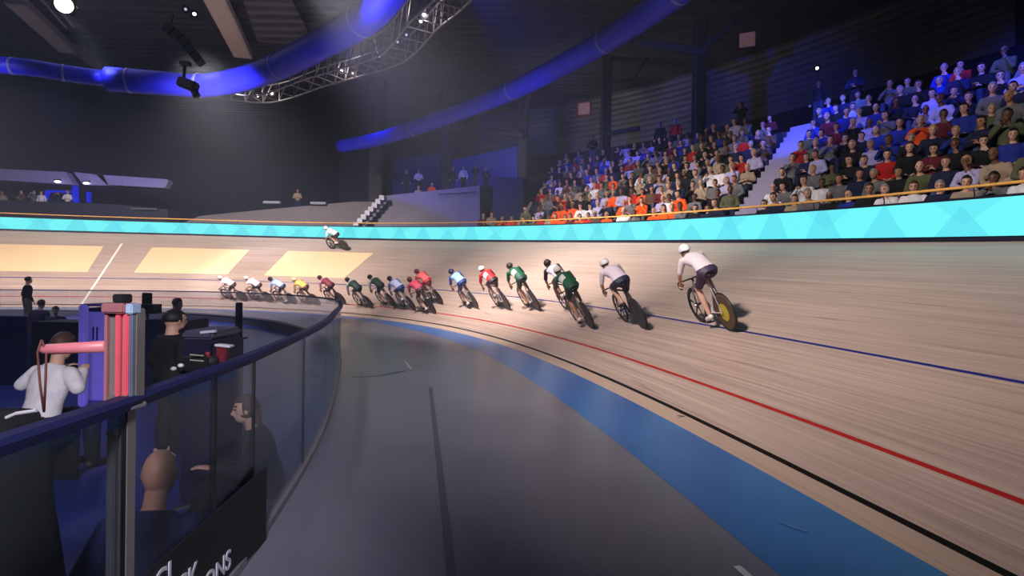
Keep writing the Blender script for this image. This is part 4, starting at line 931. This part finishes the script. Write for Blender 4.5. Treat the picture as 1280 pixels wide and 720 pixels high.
def sweep(prof, m, name, step=3):
    bm = NB(); A = []
    for i in range(0, len(BARS), 1):
        p = BARS[i]; q0, q1 = BARS[max(0, i - 1)], BARS[min(len(BARS) - 1, i + 1)]; t = V3((q1.x - q0.x, q1.y - q0.y, 0)).normalized(); n = V3((t.y, -t.x, 0))
        A.append([bm.verts.new(V3((p.x, p.y, (p.z if top else 0) + z)) + n * x) for x, z, top in prof])
    for u, v in zip(A, A[1:]):
        for k in range(len(prof)): bm.faces.new((u[k], u[(k + 1) % len(prof)], v[(k + 1) % len(prof)], v[k]))
    return gpart(name, bm, m)
sweep([(-.035, -.035, 1), (.035, -.035, 1), (.040, -.005, 1), (.025, .010, 1), (-.025, .010, 1), (-.040, -.005, 1)], mat('rail_navy', (26, 30, 70), .55, vary=.08, spec=.2), 'top_rail')
sweep([(-.03, 0, 0), (.03, 0, 0), (.03, .05, 0), (.022, .065, 0), (-.022, .065, 0), (-.03, .05, 0)], mat('base_channel', (120, 118, 126), .4, .3), 'base_channel')

# black banner on the lower part of the glass
p0, p1 = bat(tY(0.3)), bat(tY(3.22)); p0.z = p1.z = 0; d = (p1 - p0); L = d.length; d.normalize(); nrm = V3((d.y, -d.x, 0))
ban = thing('event_banner', 'black event banner with white lettering along the foot of the glass', 'banner', p0 + nrm * .045)
ban.rotation_euler = (0, 0, math.atan2(d.y, d.x))
bm = NB(); bx(bm, (L / 2, 0, .235), (L, .012, .43)); obj('banner_sheet', bm, mat('banner_black', (10, 10, 14), .6), ban)
def text(name, body, size, m, parent, loc, rot):
    c = bpy.data.curves.new('txt', 'FONT'); c.body = body; c.size = size; c.extrude = .002; c.offset = size * .012; o = bpy.data.objects.new('txt', c); C.objects.link(o)
    dg = bpy.context.evaluated_depsgraph_get(); dg.update(); me = bpy.data.meshes.new_from_object(o.evaluated_get(dg)); bpy.data.objects.remove(o)
    me.materials.clear(); r = link(name, me, m, parent); r.location = loc; r.rotation_euler = rot; return r
LET = mat('lettering', (196, 190, 206), .5)
for i, (tx, zz) in enumerate((('UCI', .325), ('TRACK', .215), ('CHAMPIONS', .105))):
    text('lettering', tx, .135, LET, ban, (tY(1.98) - tY(0.3), -.009, zz), (R(90), 0, 0))

# post with red strips standing at the rail
pp = bat(tY(1.92)) + V3((-.025, 0, 0)); pp.z = 0
post = thing('signal_post', 'metal post with two red light strips rising through the glass rail', 'post', pp)
GP = mat('post_grey', (118, 112, 112), .4, .3); PK = mat('post_pink', (150, 96, 100), .5); RS = mat('red_strip', (196, 78, 92), .4, emit=(190, 60, 80), es=.22)
bm = NB(); bx(bm, (-.02, 0, .58 + INZ / 2), (.030, .05, 1.15 - INZ)); bx(bm, (.022, 0, .58 + INZ / 2), (.030, .05, 1.15 - INZ)); bx(bm, (0, .008, .58 + INZ / 2), (.02, .03, 1.15 - INZ)); obj('lower_post', bm, GP, post, bevel=.004)
bm = NB(); bx(bm, (0, .02, 1.29), (.105, .05, .34)); obj('housing', bm, mat('post_taupe', (104, 98, 94), .5), post, bevel=.004)
for x, wd, m_ in ((-.005, .017, RS), (.023, .020, RS)):
    bm = NB(); bx(bm, (x, -.012, 1.285), (wd, .014, .32)); obj('red_strip', bm, m_, post, bevel=.003)
bm = NB(); bx(bm, (-.045, -.012, 1.285), (.010, .014, .32)); obj('edge_strip', bm, PK, post)
bm = NB(); bx(bm, (.043, -.012, 1.285), (.012, .02, .34)); obj('side_tube', bm, mat('post_bluegrey', (96, 104, 124), .35), post, bevel=.004)
bm = NB(); bx(bm, (-.012, 0, 1.462), (.082, .07, .035)); obj('top_cap', bm, PK, post, bevel=.005)
bm = NB(); bx(bm, (.041, -.005, 1.460), (.026, .05, .036)); obj('pale_sensor', bm, mat('pale_sensor', (150, 170, 196), .4), post, bevel=.004)
bm = NB(); bx(bm, (-.008, .01, 1.495), (.040, .05, .032)); obj('top_box', bm, BLK, post, bevel=.004)
bm = NB(); lathe(bm, [(.016, 0), (.020, .01), (.018, .03)], Matrix.Translation((0, -.02, 1.03)) @ AX, 16); obj('knob', bm, BLK, post, True)
bm = NB(); bx(bm, (0, -.005, 1.115), (.13, .09, .02)); obj('clamp', bm, mat('clamp_steel', (150, 146, 150), .3, .6), post, bevel=.005)
a, b = at(52, 437, 2.02), at(133, 433, 1.97)
t = thing('padded_bar', 'pink padded bar reaching left from the post with red strips', 'bar', b); inv2 = Matrix.Translation(-b)
o = obj('padding', tube(NB(), [a, a.lerp(b, .1), b], [.016, .020, .021], 16), mat('pink_pad', (206, 120, 128), .4), t, True); o.matrix_parent_inverse = inv2
bm = NB(); tube(bm, [at(52, 425, 2.0), at(47, 440, 2.0), at(50, 480, 2.0), at(55, 515, 2.02)], .004, 6); tube(bm, [at(52, 425, 2.0), at(58, 440, 2.0), at(57, 475, 2.0), at(55, 515, 2.02)], .004, 6); o = obj('strap', bm, mat('strap_brown', (104, 58, 54), .7), t, True); o.matrix_parent_inverse = inv2

# ------------------------------------------------------------------ people and gear on the infield
def lone(P, loc, rz, label, top, pants=None, skin=SKIN[0], hair=HAIR[1], long=False, bald=False, voxel=.009, sc=1.0, sleeve=1.0, name='person'):
    K = dict(body=body_mesh(P, voxel, curl=.4), shirt=shirt_mesh(P, .012, sleeve=sleeve), trousers=legs_mesh(P, .013), hair=hair_mesh(P), long=hair_mesh(P, True))
    t = person(K, loc, rz, label, None, top, skin, hair, pants or PANTS[0], long, sc, bald, name); [part('shoe', shoes_mesh(P, i), cyc('shoes_dark', (40, 36, 40)), t) for i in (0, 1)]; return t
def low_sit(d, dz):
    for k in ('pel', 'chest', 'neck', 'head'): d[k] = (d[k][0], d[k][1], d[k][2] - dz)
    for k in ('el', 'wr'): d[k] = tuple((x, y, z - dz * .9) for x, y, z in d[k])
    return d
P = low_sit(P_sit('lap', .12), .37); P['kn'] = ((.34, .16, .50), (.34, -.16, .50)); P['an'] = ((.46, .14, .09), (.46, -.14, .09))
P['wr'] = ((.32, .20, .44), (.46, -.30, .50)); P['el'] = ((.06, .28, .36), (.20, -.30, .36)); P['look'] = (1, .1, -.1)
h = at(206, 592, 2.72); lone(P, (h.x - .02, h.y - .2, INZ), R(98), 'bald man in a dark jacket sitting low behind the near glass, back turned', cloth('dark_blue', (30, 34, 70)), bald=True, voxel=.008, skin=SKIN[1])
tag(obj('low_stool', bx(bx(NB(), (h.x - .02, h.y - .22, INZ + .05), (.34, .34, .05)), (h.x - .02, h.y - .22, INZ + .02), (.26, .26, .04)), mat('stool_black', (20, 20, 26)), bevel=.01), 'low black stool under the bald man behind the glass', 'stool')
P = low_sit(P_sit('lap', .10), .30); P['kn'] = ((.36, .14, .42), (.36, -.14, .40)); P['an'] = ((.60, .14, .10), (.60, -.14, .09)); P['el'] = ((.22, .28, .44), (.02, -.27, .42)); P['wr'] = ((.46, .26, .50), (.24, -.16, .36))
h = at(309, 528, 4.4); lone(P, (h.x + .17, h.y + .08, INZ - .05), R(205), 'person with long brown hair sitting behind the glass, reaching an arm out', cloth('charcoal', (44, 42, 48)), long=True, hair=HAIR[1], sc=.92)
P = P_sit('fold', .10); P['el'] = ((.10, .30, .86), (.10, -.30, .86)); P['wr'] = ((.30, .14, .98), (.30, -.14, .98)); P['look'] = (1, 0, -.5)
h = at(48, 440, 4.7); lone(P, (h.x, h.y, INZ + .02), R(80), 'person in a white shirt with dark straps bent over behind the pink bar', 'white', hair=HAIR[1], sc=.98)
tag(obj('folding_chair', bx(bx(bx(NB(), (h.x, h.y, INZ + .40), (.42, .42, .04)), (h.x - .03, h.y - .19, INZ + .2), (.36, .03, .4)), (h.x + .03, h.y + .19, INZ + .2), (.36, .03, .4)), BLK, bevel=.01), 'black folding chair under the person in the white shirt', 'chair')
# black covered case at the lower left
c = at(30, 600, 1.95); bm = NB(); rr = []
for i in range(9):
    z = INZ + i * (1.05 - INZ) / 8; k = 1 - .10 * math.sin(i * 1.1) ; rr.append(((c.x - .17 + .012 * math.sin(i * 2), c.y + .02, z), .22 * k * (1.0 if i < 8 else .8), .20 * k * (1.0 if i < 8 else .8)))
loft(bm, rr, (1, 0, 0), 20); tag(obj('covered_case', bm, mat('black_cloth', (9, 9, 14), .9), smooth=True), 'tall equipment case under black cloth at the lower left corner', 'case')
tag(obj('clip', tube(NB(), [at(8, 522, 1.85), at(20, 517, 1.85), at(46, 513, 1.85)], .006, 8), mat('pale_steel', (190, 186, 190))), 'thin pale metal clip lying on the black covered case', 'clip')
# farther infield
ST2 = STK[0]
def inf(px, py_top, Y, hgt, K, rz, label, top, **kw):
    p = at(px, py_top, Y); sc = min(1.08, (p.z - INZ) / hgt); return person(K, (p.x, p.y, INZ), rz, label, None, top, sc=sc, name='person', **kw)
inf(34, 346, 19, 1.74, STK[0], R(60), 'official in a dark jacket and khaki trousers standing at the far left', 'black', skin=SKIN[0], hair=HAIR[0], pants=cloth('khaki', (120, 108, 92)))
inf(47, 375, 13.5, 1.33, KINDS[0], R(95), 'man in a dark purple jacket seated at the far left infield, back turned', cloth('purple', (52, 36, 60)), skin=SKIN[0], hair=HAIR[1])
inf(70, 383, 13.0, 1.33, KINDS[1], R(-60), 'person with folded arms seated right of the man in purple', cloth('darkteal', (40, 48, 62)), skin=SKIN[0], hair=HAIR[0])
inf(203, 373, 12.0, 1.33, KINDS[3], R(20), 'person in a dark suit seated beside the black monitor', cloth('suit', (36, 28, 36)), skin=SKIN[0], hair=HAIR[1])
t = inf(214, 388, 5.6, 1.74, STK[0], R(60), 'camera operator in black seen from behind, left of the dark flight case', 'black', skin=SKIN[0], hair=HAIR[0], pants=PANTS[0]); t.scale = (t.scale[0] * 1.25, t.scale[1] * 1.25, t.scale[2])
# benches for the seated
for px, Y, lab in ((47, 13.5, 'left of the dark benches on the far infield'), (70, 13.0, 'middle of the dark benches on the far infield'), (203, 12.0, 'right of the dark benches, beside the monitor')):
    p = at(px, 385, Y); bm = NB(); bx(bm, (p.x, p.y, INZ + .36), (.5, .45, .05)); [bx(bm, (p.x + a, p.y + b, INZ + .17), (.04, .04, .34)) for a in (-.2, .2) for b in (-.18, .18)]
    tag(obj('bench', bm, mat('bench_navy', (24, 26, 52), .6), bevel=.008), lab, 'bench', 'infield benches')
def box_thing(name, q, Y, depth, m, label, cat, rz=0.0, bev=.02, floor=True):
    x0, y0, x1, y1 = q; a, b = at(x0, y0, Y), at(x1, y1, Y); zb = INZ if floor else b.z
    bm = NB(); bx(bm, (0, 0, (a.z - zb) / 2), (abs(b.x - a.x), depth, a.z - zb)); o = obj(name, bm, m, bevel=bev); o.location = ((a.x + b.x) / 2, Y + depth / 2, zb); o.rotation_euler.z = rz
    return tag(o, label, cat)
box_thing('barrier_board', (-60, 394, 32, 450), 9.0, .12, mat('board_blue', (26, 34, 104), .5), 'dark blue advertising board at the left edge of the infield', 'board')
box_thing('desk', (38, 402, 98, 440), 10.0, .7, mat('desk_navy', (26, 24, 50), .6), 'dark navy desk in front of the two seated people', 'desk')
box_thing('desk', (174, 400, 232, 440), 9.0, .7, mat('desk_dark', (18, 20, 44), .6), 'black desk under the monitor right of the red strip post', 'desk')
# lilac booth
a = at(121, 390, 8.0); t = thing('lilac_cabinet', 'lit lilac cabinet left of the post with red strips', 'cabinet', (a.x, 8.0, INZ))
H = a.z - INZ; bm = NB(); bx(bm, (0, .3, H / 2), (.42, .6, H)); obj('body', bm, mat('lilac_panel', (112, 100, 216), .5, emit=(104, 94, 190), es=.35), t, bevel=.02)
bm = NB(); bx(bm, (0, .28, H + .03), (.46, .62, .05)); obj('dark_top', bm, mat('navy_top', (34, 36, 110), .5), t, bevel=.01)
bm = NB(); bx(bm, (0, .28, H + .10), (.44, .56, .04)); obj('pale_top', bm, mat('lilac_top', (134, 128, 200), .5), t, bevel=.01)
for x in (-.045, .012):
    bm = NB(); bx(bm, (x, -.006, H - .32), (.018, .012, .20)); obj('dark_slot', bm, mat('slot_navy', (30, 26, 120), .5), t)
box_thing('lilac_pillar', (97, 381, 105, 406), 7.6, .10, mat('lilac_panel', (112, 100, 216)), 'narrow lilac pillar left of the lilac cabinet', 'pillar')
# monitor on a stand
a = at(184, 366, 11.5); t = thing('monitor', 'black monitor on a pole beside the seated person in a suit', 'monitor', (a.x, a.y, INZ))
bm = NB(); bx(bm, (0, 0, a.z - INZ - .20), (.19, .07, .40)); obj('display', bm, BLK, t, bevel=.01); obj('pole', tube(NB(), [(0, .02, 0), (0, .02, a.z - INZ - .3)], .03, 8), BLK, t, True); obj('foot', bx(NB(), (0, .02, .02), (.4, .3, .04)), BLK, t)
bm = NB(); bx(bm, (0, 0, 0), (.30, .22, .16)); tube(bm, [(-.1, 0, 0), (-.32, 0, .02)], .05, 10); o = obj('broadcast_camera', bm, BLK, bevel=0); o.location = at(186, 386, 9.2); tag(o, 'small black broadcast camera standing on the dark desk', 'camera')
# flight case with a pale strip
a, b = at(229, 412, 4.4), at(272, 452, 4.4); t = thing('flight_case', 'dark navy flight case with grey lid near the rail', 'case', ((a.x + b.x) / 2, 4.4, INZ)); H = a.z - INZ
bm = NB(); bx(bm, (0, .2, (H - .08) / 2), (b.x - a.x, .5, H - .08)); obj('case_body', bm, mat('case_navy', (22, 18, 44), .5), t, bevel=.03); bm = NB(); bx(bm, (-.01, .2, H - .04), (b.x - a.x - .03, .48, .07)); obj('case_lid', bm, mat('case_grey', (66, 64, 82), .5), t, bevel=.02)
bm = NB(); bx(bm, (.08, -.03, H - .01), (.12, .03, .02), ry=-.1); obj('pale_latch', bm, mat('latch', (180, 176, 196), .4), t)
# things kept along the rail
a = at(242, 455, 2.55); t = thing('camcorder', 'small black camera with pale stripes resting on the rail', 'camera', a); t.rotation_euler.z = R(70)
bm = NB(); bx(bm, (0, 0, 0), (.13, .06, .075)); obj('camera_body', bm, BLK, t, bevel=.01); bm = NB(); lathe(bm, [(.022, 0), (.026, .05), (.026, .06)], Matrix.Translation((.06, 0, 0)) @ Matrix.Rotation(R(90), 4, 'Y'), 20); obj('lens', bm, BLK, t, True)
for z in (.045, .02): bm = NB(); bx(bm, (-.01, -.032, z), (.07, .006, .006), ry=.2); obj('pale_stripe', bm, mat('stripe_beige', (150, 140, 130)), t)
for i, (px, py) in enumerate(((217, 461), (226, 457))):
    a = at(px, py, 2.42); tag(obj('steel_knob', ell(NB(), a, (.013, .013, .010), None, 12), mat('pale_steel', (190, 186, 190)), smooth=True), ('left', 'right')[i] + ' of two small shiny knobs at the rail before the black camera', 'knob')
a = at(267, 450, 2.75); t = thing('red_bottle', 'red drinking bottle standing behind the rail, left one', 'bottle', (a.x - .03, a.y, a.z - .03)); obj('bottle_body', lathe(NB(), [(.020, -.05), (.024, -.04), (.024, .03), (.012, .05)], seg=16), mat('bottle_red', (170, 30, 52), .4), t, True); obj('bottle_cap', lathe(NB(), [(.012, .05), (.010, .07)], seg=12), mat('bottle_cap', (120, 26, 40)), t, True)
a = at(285, 440, 2.95); t = thing('red_box', 'small dark red box with white lid behind the rail, right one', 'box', (a.x - .03, a.y, a.z - .02)); obj('box_body', bx(NB(), (0, 0, 0), (.05, .04, .09)), mat('box_red', (92, 20, 34), .5), t, bevel=.004); obj('box_lid', bx(NB(), (.01, 0, .055), (.085, .05, .012), ry=.08), mat('lid_white', (186, 184, 196), .5), t, bevel=.003)
# black padded totem on the infield
a, b = at(299, 378, 16.5), at(299, 420, 16.5); t = thing('totem', 'narrow black padded totem standing on the blue infield floor', 'post', (a.x, 16.5, INZ)); obj('pad', bx(NB(), (0, 0, (a.z - INZ) / 2), (.16, .16, a.z - INZ)), mat('totem_black', (16, 16, 40), .7), t, bevel=.02); obj('foot', bx(NB(), (0, 0, .015), (.4, .4, .03)), mat('totem_foot', (60, 44, 50)), t, bevel=.01)
# pale line painted on the infield edge, dark strip beyond

# thin stage haze filling the hall
m = bpy.data.materials.new('hall_haze'); m.use_nodes = True; nt = m.node_tree
for n in list(nt.nodes): nt.nodes.remove(n)
o_ = nt.nodes.new('ShaderNodeOutputMaterial'); v_ = nt.nodes.new('ShaderNodeVolumeScatter'); v_.inputs['Density'].default_value = 0.0032; v_.inputs['Color'].default_value = (0.74, 0.78, 1.0, 1); v_.inputs['Anisotropy'].default_value = 0.2
nt.links.new(v_.outputs[0], o_.inputs['Volume'])
bm = NB(); bx(bm, (-29.5, 18, 7.6), (66, 76, 16.4)); hz = obj('haze', bm, m); tag(hz, 'thin bluish stage haze hanging in the whole hall', 'haze', kind='stuff')
